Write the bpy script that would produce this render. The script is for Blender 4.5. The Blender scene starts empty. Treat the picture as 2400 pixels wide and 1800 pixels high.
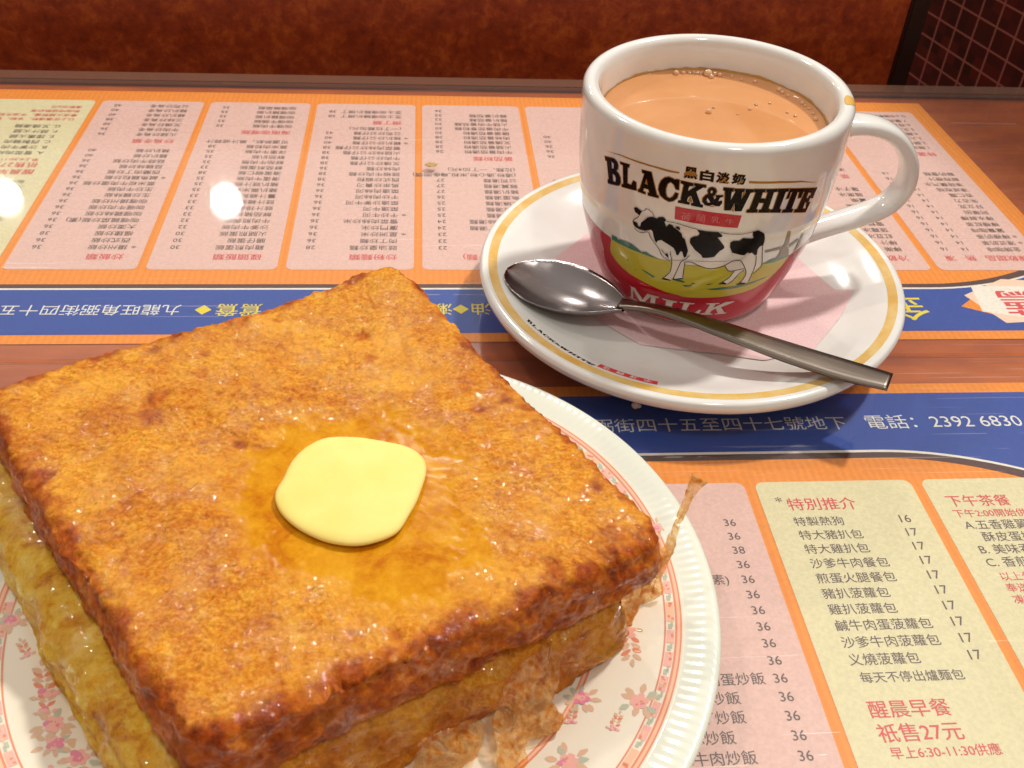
import bpy, bmesh, math, random
from mathutils import Vector, Matrix, noise, geometry
random.seed(7)
R = math.radians
SC = bpy.context.scene
COL = SC.collection

# ------------------------------------------------------------------ camera
CAM_POS = Vector((0, 0, .207))
cam_d = bpy.data.cameras.new("camera")
cam = bpy.data.objects.new("camera", cam_d)
COL.objects.link(cam)
_r = Vector((0.99635209, -0.07145246, 0.04665889))
_u = Vector((0.0091845, 0.63336585, 0.773798))
_f = _r.cross(_u)
cam.matrix_world = Matrix(((_r.x, _u.x, _f.x, CAM_POS.x), (_r.y, _u.y, _f.y, CAM_POS.y),
                           (_r.z, _u.z, _f.z, CAM_POS.z), (0, 0, 0, 1)))
cam_d.lens = 34.536
cam_d.sensor_width = 36
cam_d.clip_start = .01
cam_d.clip_end = 60
cam_d.dof.use_dof = True
cam_d.dof.focus_distance = .30
cam_d.dof.aperture_fstop = 40
SC.camera = cam

# ------------------------------------------------------------------ room light
SC.view_settings.view_transform = 'Standard'
SC.view_settings.look = 'None'
SC.view_settings.gamma = 1
SC.view_settings.use_curve_mapping = False
SC.view_settings.exposure = 0
W = bpy.data.worlds.new("World")
SC.world = W
W.use_nodes = True
nt = W.node_tree
bgn = nt.nodes['Background']
tcn = nt.nodes.new('ShaderNodeTexCoord')
sep = nt.nodes.new('ShaderNodeSeparateXYZ')
mr = nt.nodes.new('ShaderNodeMapRange')
mr.inputs[1].default_value = -1
mr.inputs[2].default_value = 1
rmp = nt.nodes.new('ShaderNodeValToRGB')
nt.links.new(tcn.outputs['Generated'], sep.inputs[0])
nt.links.new(sep.outputs[2], mr.inputs[0])
nt.links.new(mr.outputs[0], rmp.inputs[0])
nt.links.new(rmp.outputs[0], bgn.inputs[0])
el = rmp.color_ramp.elements
el[0].position = .30
el[0].color = (.12, .05, .03, 1)
el[1].position = 1
el[1].color = (.78, .74, .68, 1)
e = el.new(.50); e.color = (.22, .13, .09, 1)
e = el.new(.66); e.color = (.40, .33, .28, 1)
bgn.inputs[1].default_value = .78


def lamp(pos, aim, power, radius, col=(1, .955, .885)):
    l = bpy.data.lights.new('downlight_or_fill', 'AREA')
    l.shape = 'DISK'
    l.size = radius * 2
    l.energy = power
    l.color = col
    o = bpy.data.objects.new('downlight_or_fill', l)
    COL.objects.link(o)
    o.location = pos
    o.rotation_euler = (Vector(aim) - Vector(pos)).to_track_quat('-Z', 'Y').to_euler()
    return o


AIM = (.03, .25, .02)
lamp((.92, .92, 1.75), AIM, 29, .060)            # key, right and behind
lamp((-.692, 3.094, 1.502), (-.05, .3, 0), 3.2, .047)   # its mirror image shows on the menu
lamp((-1.433, 3.111, 1.502), (-.1, .3, 0), 3, .047)
lamp((.06, 2.15, 1.70), AIM, 8, .055)
lamp((-.95, 1.15, 1.70), AIM, 7, .055)
lamp((.35, -.55, 1.85), AIM, 7, .09)  # fill lamp added behind the camera to brighten the near sides

# ------------------------------------------------------------------ helpers


def s2l(c):
    return tuple(((v / 255) / 12.92 if v / 255 <= .04045 else ((v / 255 + .055) / 1.055) ** 2.4) for v in c) + (1,)


def mat(name, col, rough=.5, coat=0, metal=0, spec=.5, sss=0, sssr=(1, .5, .2), sscale=.002, trans=0, ior=1.5):
    m = bpy.data.materials.new(name)
    m.use_nodes = True
    b = m.node_tree.nodes['Principled BSDF']
    b.inputs['Base Color'].default_value = s2l(col)
    b.inputs['Roughness'].default_value = rough
    b.inputs['Coat Weight'].default_value = coat
    b.inputs['Coat Roughness'].default_value = .03
    b.inputs['Metallic'].default_value = metal
    b.inputs['Specular IOR Level'].default_value = spec
    b.inputs['IOR'].default_value = ior
    b.inputs['Transmission Weight'].default_value = trans
    if sss:
        b.inputs['Subsurface Weight'].default_value = sss
        b.inputs['Subsurface Radius'].default_value = sssr
        b.inputs['Subsurface Scale'].default_value = sscale
    return m


class NT:
    """tiny node helper"""

    def __init__(s, m):
        s.t = m.node_tree
        s.b = s.t.nodes.get('Principled BSDF')

    def n(s, k, **kw):
        x = s.t.nodes.new('ShaderNode' + k)
        for a, v in kw.items():
            setattr(x, a, v)
        return x

    def l(s, a, b):
        s.t.links.new(a, b)

    def coord(s, scale=(1, 1, 1), rot=(0, 0, 0), out='Object'):
        c = s.n('TexCoord')
        m = s.n('Mapping')
        m.inputs['Scale'].default_value = scale
        m.inputs['Rotation'].default_value = rot
        s.l(c.outputs[out], m.inputs[0])
        return m.outputs[0]

    def noise(s, vec, scale, detail=4, rough=.55, dist=0):
        x = s.n('TexNoise')
        x.inputs['Scale'].default_value = scale
        x.inputs['Detail'].default_value = detail
        x.inputs['Roughness'].default_value = rough
        x.inputs['Distortion'].default_value = dist
        s.l(vec, x.inputs['Vector'])
        return x.outputs[0]

    def ramp(s, fac, stops, interp='LINEAR'):
        x = s.n('ValToRGB')
        x.color_ramp.interpolation = interp
        e = x.color_ramp.elements
        while len(e) < len(stops):
            e.new(.5)
        for i, (p, c) in enumerate(stops):
            e[i].position = p
            e[i].color = c if len(c) == 4 else s2l(c)
        s.l(fac, x.inputs[0])
        return x.outputs[0]

    def mix(s, fac, a, b, mode='MIX'):
        x = s.n('MixRGB', blend_type=mode)
        for v, i in ((fac, 0), (a, 1), (b, 2)):
            if hasattr(v, 'is_output'):
                s.l(v, x.inputs[i])
            else:
                x.inputs[i].default_value = v if i == 0 else (v if len(v) == 4 else s2l(v))
        return x.outputs[0]

    def math(s, op, a, b=0.0, clamp=False):
        x = s.n('Math', operation=op, use_clamp=clamp)
        for v, i in ((a, 0), (b, 1)):
            if hasattr(v, 'is_output'):
                s.l(v, x.inputs[i])
            else:
                x.inputs[i].default_value = v
        return x.outputs[0]

    def bump(s, h, strength, dist, prev=None):
        x = s.n('Bump')
        x.inputs['Strength'].default_value = strength
        x.inputs['Distance'].default_value = dist
        s.l(h, x.inputs['Height'])
        if prev:
            s.l(prev, x.inputs['Normal'])
        return x.outputs[0]


def mesh_obj(name, verts, faces, mats, parent=None, smooth=True, fm=None, loc=None):
    me = bpy.data.meshes.new(name)
    me.from_pydata(verts, [], faces)
    for m in (mats if isinstance(mats, (list, tuple)) else [mats]):
        me.materials.append(m)
    if fm:
        me.polygons.foreach_set('material_index', fm)
    if smooth:
        me.polygons.foreach_set('use_smooth', [True] * len(me.polygons))
    me.update()
    o = bpy.data.objects.new(name, me)
    COL.objects.link(o)
    if parent:
        o.parent = parent
    if loc:
        o.location = loc
    return o


def bm_obj(name, bm, mats, parent=None, smooth=True):
    me = bpy.data.meshes.new(name)
    bm.to_mesh(me)
    bm.free()
    for m in (mats if isinstance(mats, (list, tuple)) else [mats]):
        me.materials.append(m)
    if smooth:
        me.polygons.foreach_set('use_smooth', [True] * len(me.polygons))
    o = bpy.data.objects.new(name, me)
    COL.objects.link(o)
    if parent:
        o.parent = parent
    return o


def empty(name, loc=(0, 0, 0)):
    o = bpy.data.objects.new(name, None)
    o.empty_display_size = .02
    COL.objects.link(o)
    o.location = loc
    return o


def tag(o, label, cat, group=None, kind=None):
    o['label'] = label
    o['category'] = cat
    if group:
        o['group'] = group
    if kind:
        o['kind'] = kind
    return o


def lathe(prof, seg=128, close=False):
    """prof: list of (r, z); returns verts, faces"""
    v, f = [], []
    n = len(prof)
    for i in range(seg):
        a = 2 * math.pi * i / seg
        c, s = math.cos(a), math.sin(a)
        v += [(r * c, r * s, z) for r, z in prof]
    m = n if close else n - 1
    for i in range(seg):
        j = (i + 1) % seg
        for k in range(m):
            k2 = (k + 1) % n
            f.append((i * n + k, j * n + k, j * n + k2, i * n + k2))
    return v, f


def smooth_curve(pts, per=8):
    """Catmull-Rom through 2D/3D points"""
    P = [Vector(p) for p in pts]
    P = [P[0] * 2 - P[1]] + P + [P[-1] * 2 - P[-2]]
    out = []
    for i in range(1, len(P) - 2):
        a, b, c, d = P[i - 1:i + 3]
        for k in range(per):
            t = k / per
            out.append(.5 * ((2 * b) + (c - a) * t + (2 * a - 5 * b + 4 * c - d) * t * t + (3 * b - a - 3 * c + d) * t ** 3))
    out.append(P[-2])
    return out


def interp(x, xs, ys):
    if x <= xs[0]:
        return ys[0]
    for i in range(1, len(xs)):
        if x <= xs[i]:
            t = (x - xs[i - 1]) / (xs[i] - xs[i - 1])
            return ys[i - 1] + t * (ys[i] - ys[i - 1])
    return ys[-1]


def poly_tris(loops):
    """loops of 2D points (outer first, then holes) -> points, triangles"""
    L = [[Vector((p[0], p[1], 0)) for p in lp] for lp in loops]
    pts = [p for lp in L for p in lp]
    return pts, geometry.tessellate_polygon(L)


def refine(bm, maxlen):
    """split every triangle until no edge is longer than maxlen"""
    bmesh.ops.triangulate(bm, faces=list(bm.faces))
    bm.verts.index_update()
    P = [w.co.copy() for w in bm.verts]
    T = [tuple(w.index for w in q.verts) for q in bm.faces]
    for _ in range(12):
        mid = {}

        def m(a, b):
            k_ = (a, b) if a < b else (b, a)
            if k_ not in mid:
                if (P[a] - P[b]).length <= maxlen:
                    mid[k_] = -1
                else:
                    P.append((P[a] + P[b]) / 2)
                    mid[k_] = len(P) - 1
            return mid[k_]
        new, hit = [], False
        for a, b, c in T:
            x, y, z = m(a, b), m(b, c), m(c, a)
            n_ = (x >= 0) + (y >= 0) + (z >= 0)
            if n_ == 0:
                new.append((a, b, c))
                continue
            hit = True
            if n_ == 3:
                new += [(a, x, z), (x, b, y), (z, y, c), (x, y, z)]
            else:
                while not (x >= 0 and (n_ == 1 or y >= 0)):
                    a, b, c, x, y, z = b, c, a, y, z, x
                if n_ == 1:
                    new += [(a, x, c), (x, b, c)]
                else:
                    new += [(x, b, y), (a, x, y), (a, y, c)]
        T = new
        if not hit:
            break
    bm.clear()
    V_ = [bm.verts.new(p) for p in P]
    for t in T:
        try:
            bm.faces.new([V_[q] for q in t])
        except ValueError:
            pass


def flat_poly(bm, loops, z, mi=0, maxlen=None):
    pts, tris = poly_tris(loops)
    b2 = bmesh.new()
    vs = [b2.verts.new(p) for p in pts]
    for t in tris:
        try:
            b2.faces.new([vs[i] for i in t])
        except ValueError:
            pass
    if maxlen:
        refine(b2, maxlen)
    b2.normal_update()
    base = {}
    for v in b2.verts:
        base[v] = bm.verts.new((v.co.x, v.co.y, z))
    for f in b2.faces:
        vv = [base[v] for v in f.verts]
        if f.normal.z < 0:
            vv.reverse()
        nf = bm.faces.new(vv)
        nf.material_index = mi
    b2.free()


_txt = {}


def text_tris(body, offset=0.0, res=2, line=1.0, align='LEFT'):
    """glyph outlines of the built-in font as (points, faces), size 1"""
    k = (body, offset, res, line, align)
    if k in _txt:
        return _txt[k]
    cu = bpy.data.curves.new('glyphs', 'FONT')
    cu.body = body
    cu.resolution_u = res
    cu.offset = offset
    cu.space_line = line
    cu.align_x = align
    o = bpy.data.objects.new('glyphs', cu)
    COL.objects.link(o)
    dg = bpy.context.evaluated_depsgraph_get()
    dg.update()
    me = bpy.data.meshes.new_from_object(o.evaluated_get(dg))
    out = ([(v.co.x, v.co.y) for v in me.vertices], [tuple(p.vertices) for p in me.polygons])
    bpy.data.objects.remove(o)
    bpy.data.meshes.remove(me)
    bpy.data.curves.remove(cu)
    _txt[k] = out
    return out


def add_text(bm, body, x, y, size, z, mi=0, bold=0.0, line=1.0, sx=1.0, align='LEFT'):
    if bold:                                   # struck twice, a hair apart
        add_text(bm, body, x + bold * size, y, size, z - .00001, mi, 0, line, sx, align)
    pts, fs = text_tris(body, 0.0, 3, line, align)
    vs = [bm.verts.new((x + p[0] * size * sx, y + p[1] * size, z)) for p in pts]
    for f in fs:
        try:
            nf = bm.faces.new([vs[i] for i in f])
            nf.material_index = mi
            nf.normal_update()
            if nf.normal.z < 0:
                nf.normal_flip()
        except ValueError:
            pass


# outlines of the cup's printed picture: (angle in degrees round the cup, height in mm)
DEC={'letters':[([(207.81,61.63),(211.89,62.45),(213.99,62.77),(215.58,62.3),(216.29,61.34),(216.26,60.13),(215.53,59.28),(217.12,58.6),(218.06,57.7),(218.44,56.19),(217.93,54.99),(216.51,54.51),(211.26,53.37),(210.96,54.41),(211.64,54.86),(209.54,60.64),(208.58,60.5)],[[(212.23,61.58),(213.87,61.13),(214.1,59.6),(212.93,59.0)],[(213.49,57.57),(215.08,57.51),(215.83,56.54),(215.65,55.24),(214.19,55.05)]]),([(217.15,62.92),(222.17,63.5),(221.97,62.45),(221.3,62.45),(221.97,56.94),(224.03,56.95),(224.81,58.72),(226.16,58.61),(226.74,55.9),(219.27,54.93),(219.17,55.61),(220.09,56.03),(219.0,62.32),(217.55,62.35)],[]),([(228.24,63.47),(232.44,63.8),(236.0,56.8),(236.79,56.58),(236.78,55.98),(232.27,55.75),(232.16,56.55),(232.77,56.91),(232.22,57.88),(229.98,57.79),(229.74,56.6),(230.97,56.42),(230.95,55.82),(227.66,55.8),(227.54,56.48),(228.33,56.92),(229.62,62.58),(228.56,62.59)],[[(230.76,61.3),(231.76,59.17),(230.16,59.25)]]),([(240.0,63.88),(241.71,63.63),(242.46,63.4),(243.22,63.72),(244.27,63.71),(244.64,60.43),(243.47,60.44),(242.5,61.82),(240.96,62.52),(239.78,61.67),(239.33,59.98),(239.49,58.42),(240.19,57.15),(241.46,56.8),(242.76,57.68),(243.44,59.22),(244.64,59.14),(244.44,57.59),(242.99,56.3),(241.39,55.77),(239.37,56.17),(237.46,57.15),(236.42,58.92),(236.52,60.55),(237.15,62.1),(238.4,63.34)],[]),([(244.99,63.64),(249.85,63.44),(249.89,62.68),(248.45,62.45),(248.33,60.67),(250.93,62.62),(250.19,62.9),(250.28,63.6),(254.82,63.47),(254.89,62.61),(253.88,62.59),(251.49,60.92),(254.14,56.82),(255.08,56.73),(255.06,55.71),(250.38,55.93),(250.24,56.74),(251.1,57.06),(249.75,59.28),(248.73,58.52),(248.54,57.09),(249.75,56.87),(249.78,56.05),(244.95,56.06),(245.04,56.89),(245.96,57.07),(246.36,62.52),(245.13,62.89)],[]),([(257.16,63.02),(258.57,62.74),(259.22,61.82),(258.99,60.81),(258.16,59.94),(259.04,59.0),(259.56,59.75),(259.07,60.42),(261.97,60.61),(261.99,60.01),(261.03,59.75),(260.58,58.51),(262.15,58.82),(262.27,57.81),(261.48,56.76),(259.87,56.75),(258.66,57.08),(257.4,56.56),(255.76,56.7),(254.66,57.59),(254.49,58.99),(255.29,60.08),(256.3,60.67),(255.86,61.72),(256.14,62.53)],[[(257.14,62.04),(257.89,61.91),(257.9,61.12),(257.3,60.77),(256.82,61.41)],[(256.12,59.37),(257.68,57.9),(256.72,57.61),(255.88,58.33)]]),([(261.71,63.24),(265.7,63.1),(265.82,62.13),(265.04,62.03),(265.39,59.14),(266.6,62.16),(266.11,62.33),(265.95,63.01),(270.09,62.91),(270.19,62.06),(269.29,61.94),(269.48,59.39),(270.85,61.76),(270.4,62.16),(270.46,62.83),(273.77,62.69),(273.78,61.77),(272.73,61.71),(270.68,55.22),(267.85,55.22),(267.12,58.17),(266.27,55.51),(263.74,55.43),(262.51,62.22),(261.8,62.37)],[]),([(273.97,62.8),(278.75,62.47),(278.77,61.58),(277.67,61.57),(277.47,59.38),(279.78,59.1),(279.97,61.29),(279.15,61.55),(279.13,62.44),(284.02,62.04),(284.05,61.18),(282.54,61.14),(281.91,55.46),(282.88,54.92),(282.79,54.0),(277.94,54.46),(277.8,55.3),(279.02,55.4),(279.45,57.71),(277.13,57.99),(276.56,55.7),(277.54,55.33),(277.42,54.51),(272.85,54.73),(272.85,55.57),(273.85,55.85),(274.87,61.64),(273.98,61.87)],[]),([(284.28,62.05),(289.47,61.42),(289.51,60.53),(288.14,60.53),(287.22,54.76),(288.29,54.08),(288.16,53.28),(282.92,53.99),(283.03,54.81),(284.3,54.97),(284.94,60.87),(284.18,61.16)],[]),([(290.05,61.34),(298.09,59.93),(297.42,56.81),(295.78,56.96),(295.56,59.24),(294.56,59.44),(293.67,53.66),(294.86,53.01),(294.6,52.18),(289.08,53.12),(289.18,53.95),(290.59,54.01),(291.72,59.95),(290.8,60.11),(290.63,57.93),(289.37,57.92)],[]),([(298.3,59.87),(306.65,58.05),(305.49,54.65),(303.7,55.12),(303.29,57.29),(301.27,57.78),(300.96,55.61),(302.24,55.5),(302.55,56.25),(303.5,56.0),(303.25,52.94),(302.22,53.2),(302.11,54.07),(300.9,54.37),(300.54,52.04),(302.89,51.56),(303.14,53.81),(304.66,53.41),(303.48,50.13),(295.66,51.95),(295.75,52.81),(297.17,52.82),(298.72,58.57),(297.91,58.95)],[])],'cjk':[[(245.57,68.43),(250.65,68.54),(251.03,64.96),(245.71,64.73)],[(251.81,68.3),(257.04,68.29),(257.24,64.77),(252.06,64.9)],[(258.28,68.19),(263.22,67.92),(263.43,64.59),(258.13,64.73)],[(264.19,68.06),(269.7,67.66),(269.53,64.21),(264.33,64.61)]],'gold':[[(208.22,63.65),(216.89,65.28),(227.14,65.89),(234.94,66.14),(240.99,66.18),(243.81,66.25),(243.78,65.75),(239.93,65.49),(233.78,65.58),(225.89,65.27),(216.95,64.91)],[(271.03,65.55),(284.62,64.64),(294.81,63.22),(306.48,60.02),(295.06,62.64),(284.86,63.92),(271.22,64.83)]],'banner':[(244.25,54.6),(254.81,54.66),(264.42,54.22),(271.23,53.63),(270.76,49.1),(262.17,49.6),(255.07,49.87),(244.66,50.07)],'cjk2':[[(247.0,53.23),(251.11,53.36),(250.96,50.4),(247.16,50.31)],[(253.27,53.64),(256.91,53.43),(256.92,50.58),(253.26,50.72)],[(259.15,53.2),(262.91,53.02),(262.97,50.73),(259.21,50.81)],[(264.85,52.68),(268.8,52.43),(268.74,50.32),(265.12,50.59)]],'grass':[(213.66,32.66),(212.02,27.78),(212.34,25.72),(214.84,23.96),(218.93,22.5),(224.04,21.28),(230.4,20.57),(237.45,19.76),(244.2,18.74),(250.73,18.52),(253.44,18.09),(259.39,18.22),(266.74,18.61),(274.18,19.03),(283.34,19.83),(291.25,20.94),(297.94,23.51),(300.73,25.79),(302.58,28.24),(303.78,30.73),(304.41,32.19),(295.39,33.06),(292.31,32.63),(288.06,32.85),(276.81,34.09),(252.23,32.94),(245.44,33.33),(239.97,33.01),(235.72,33.31),(230.69,33.37),(223.95,32.93),(217.97,32.79),(213.89,32.5)],'redL':[(177.9,30.85),(193.12,33.25),(202.52,33.12),(213.71,33.01)],'redR':[(304.41,32.19),(306.93,32.52),(309.86,32.79)],'red_bot':[(208.27,4.45),(234.1,4.01),(249.97,2.94),(265.49,1.75),(282.71,2.99),(295.65,8.69)],'white':[[(245.65,33.92),(245.88,29.88),(243.31,25.52),(242.13,24.46),(246.45,24.72),(247.7,27.12),(248.78,29.9),(247.84,25.94),(252.2,26.59),(251.8,28.17),(251.53,33.93),(250.59,34.56)],[(250.59,34.92),(251.72,34.37),(254.49,34.7),(257.24,33.83),(261.34,32.82),(265.23,32.87),(269.31,34.17),(271.92,31.73),(274.48,31.46),(273.29,28.62),(270.91,26.74),(269.1,25.48),(273.44,25.33),(275.31,27.09),(279.09,31.08),(279.49,31.82),(280.7,30.36),(280.89,27.65),(279.85,25.49),(278.52,24.49),(283.39,24.58),(284.43,25.56),(284.35,29.85),(285.2,29.98),(287.41,32.23),(287.58,33.19),(284.29,41.06),(282.27,41.3),(276.09,36.13)]],'bush':[[(214.03,34.59),(217.27,34.83),(218.05,34.11),(219.6,34.83),(222.88,35.13),(226.01,35.19),(229.03,34.4),(231.33,33.58),(233.5,34.37),(235.38,33.73),(239.97,33.01),(235.75,33.07),(230.71,33.13),(223.95,32.93),(217.97,32.79),(213.88,32.75)],[(288.06,32.85),(292.55,33.95),(298.5,33.75),(303.68,32.9),(303.33,32.27),(292.36,32.5)]],'mill':[[(295.98,37.82),(296.54,39.13),(299.38,37.93),(301.96,35.75),(303.79,32.75),(300.51,32.96),(294.86,33.42),(296.11,35.34)],[(296.02,44.59),(297.81,44.38),(299.51,39.34),(298.93,38.05),(296.94,39.03)],[(286.58,38.78),(295.48,38.66),(296.78,37.62),(287.01,37.86)],[(300.29,38.17),(305.67,39.24),(307.02,38.09),(301.34,36.65)],[(307.58,40.53),(309.35,39.97),(309.99,34.7),(307.21,32.68),(307.46,35.53)]],'marks':[[(246.87,25.46),(250.69,26.06),(253.46,25.46),(252.96,24.91),(249.03,25.14)],[(251.96,23.68),(256.39,24.15),(256.78,23.74),(253.89,23.06)],[(263.95,22.93),(272.3,23.79),(278.18,23.93),(285.6,24.63),(296.23,25.67),(287.05,23.81),(278.64,22.89),(266.97,22.44)],[(231.35,25.88),(232.7,26.02),(235.69,25.36),(238.61,24.56),(237.34,23.92),(234.01,24.97)],[(222.95,27.74),(224.11,27.91),(223.61,27.14)],[(256.8,25.57),(258.31,25.43),(255.95,23.93)],[(227.54,24.55),(228.47,24.74),(228.07,24.17)],[(263.27,25.35),(266.49,25.76),(264.78,24.97)]],'black':[[(226.47,49.66),(227.63,50.24),(229.8,49.63),(230.84,49.71),(232.22,51.23),(232.62,51.01),(231.51,50.12),(230.15,49.28),(229.41,47.54),(228.61,48.0),(227.22,48.28)],[(226.29,44.46),(226.91,44.65),(228.49,44.57),(229.2,43.34),(230.11,43.64),(230.4,45.26),(232.15,46.94),(233.2,48.07),(235.38,48.89),(237.35,48.7),(238.06,49.44),(239.91,49.89),(241.21,49.26),(241.15,48.65),(240.67,48.32),(241.72,46.56),(242.85,47.98),(244.34,47.7),(244.86,46.99),(245.95,46.74),(248.54,45.3),(249.03,43.95),(250.17,43.41),(250.97,41.81),(252.27,39.01),(251.88,36.61),(251.17,35.98),(250.43,37.16),(249.96,38.37),(249.13,38.49),(248.34,36.55),(247.63,36.65),(247.05,37.85),(246.04,39.2),(243.44,40.18),(241.13,40.89),(240.52,41.22),(238.77,40.56),(238.32,39.58),(237.56,40.01),(236.8,41.52),(236.02,43.51),(235.13,43.88),(232.58,42.78),(230.21,42.46),(227.69,42.75),(226.7,43.4)],[(245.32,47.3),(246.81,47.82),(247.6,47.03),(247.44,46.41),(246.16,47.0)],[(254.3,47.8),(258.03,47.54),(263.24,47.57),(265.25,46.21),(264.89,45.74),(263.27,45.45),(264.78,44.19),(267.08,41.93),(266.84,41.0),(265.54,40.27),(263.72,37.66),(261.08,37.14),(258.97,36.99),(258.1,38.11),(254.99,39.95),(252.43,42.4),(252.26,43.98),(253.3,44.89),(255.35,45.5),(255.76,46.43)],[(277.74,47.43),(279.91,47.81),(282.92,46.45),(284.26,43.6),(284.42,41.49),(283.13,41.2),(282.53,39.88),(283.06,37.62),(282.1,37.61),(280.18,38.94),(279.14,38.81),(278.16,39.27),(276.97,38.15),(275.28,38.41),(271.02,39.56),(269.51,41.71),(269.11,43.56),(270.15,44.24),(272.9,44.25),(274.11,45.23),(278.37,44.7),(278.88,45.12),(278.06,46.07)],[(269.1,25.48),(270.91,26.74),(272.61,25.97),(273.44,25.33)],[(278.52,24.49),(280.08,25.62),(283.5,24.98),(283.04,24.64)],[(241.97,24.42),(243.31,25.36),(246.41,25.19),(246.6,24.76)],[(247.28,25.51),(247.73,26.82),(248.13,25.99),(252.08,27.33),(252.17,26.73)],[(240.48,37.95),(242.56,35.86),(243.62,36.48),(244.44,34.45),(242.9,35.42),(241.33,36.61)]],'lines':[[(232.8,51.15),(234.89,50.48),(236.18,49.21)],[(241.28,48.69),(246.13,48.88),(250.07,48.39),(254.47,47.94)],[(229.13,47.47),(228.6,46.72),(226.85,45.35),(226.43,44.5)],[(227.4,42.42),(228.4,41.77),(230.74,41.52),(234.08,42.74),(235.43,40.92),(237.31,39.43),(239.52,37.45),(241.22,35.02),(243.04,34.12),(245.39,33.74)],[(244.73,37.63),(245.1,35.9),(245.93,33.97),(246.02,29.92),(244.95,27.7),(242.11,24.6)],[(253.11,37.32),(251.8,35.54),(250.09,34.22),(248.98,30.5),(247.73,26.82)],[(251.75,34.23),(251.84,30.44),(251.89,27.59)],[(263.98,47.49),(267.7,47.02),(272.62,46.86),(275.07,47.05),(277.69,47.55)],[(283.13,46.22),(284.26,43.6),(284.69,40.07),(287.84,32.64),(286.96,30.74),(285.11,29.21)],[(282.88,37.39),(284.25,33.23),(284.3,29.33),(284.43,25.56)],[(251.72,34.37),(254.49,34.7),(257.24,33.83),(261.34,32.82),(265.23,32.87),(269.31,34.17),(272.19,35.85),(275.57,36.05),(277.86,34.25),(280.85,30.35),(280.89,27.65),(279.85,25.49),(278.44,24.65)],[(269.31,34.17),(271.92,31.73),(274.9,31.82),(279.12,32.38)],[(274.48,31.46),(273.29,28.62),(270.91,26.74)],[(279.35,31.84),(277.11,29.68),(275.42,26.8),(273.44,25.33)]],'milk':[[(222.73,15.15),(226.55,15.48),(231.04,10.85),(234.41,15.13),(241.07,15.36),(240.63,14.56),(239.2,14.26),(238.42,9.2),(240.17,9.17),(239.85,8.65),(233.0,8.6),(233.26,9.12),(235.49,9.21),(236.59,14.34),(230.69,8.52),(229.2,8.52),(225.16,13.69),(223.98,8.99),(226.87,8.88),(226.3,8.34),(220.46,8.32),(221.42,9.01),(222.61,8.98),(223.99,15.01)],[(242.82,15.09),(251.12,15.18),(250.89,14.45),(248.9,14.07),(248.01,9.26),(249.51,9.03),(249.2,8.49),(242.27,8.65),(242.63,9.28),(244.49,9.55),(245.28,14.33),(243.19,14.49)],[(252.44,15.26),(260.31,15.4),(260.13,14.84),(257.87,14.62),(256.27,9.57),(261.57,9.73),(263.7,11.89),(264.96,11.77),(264.29,9.07),(251.59,8.49),(251.86,9.09),(253.76,9.58),(254.85,14.77),(252.52,14.75)],[(266.48,15.71),(273.5,15.74),(273.74,15.21),(271.71,15.15),(270.9,13.03),(276.81,16.01),(281.99,15.91),(282.02,15.56),(275.42,13.15),(279.6,9.61),(280.87,9.45),(280.81,8.91),(273.85,9.03),(273.93,9.6),(275.4,9.66),(272.84,12.61),(270.89,11.41),(270.56,9.73),(272.51,9.48),(272.34,9.05),(265.15,9.18),(265.31,9.75),(267.48,10.16),(268.72,15.03),(266.65,15.2)]],'stain':[(335.56,72.99),(340.45,72.98)]}
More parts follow.
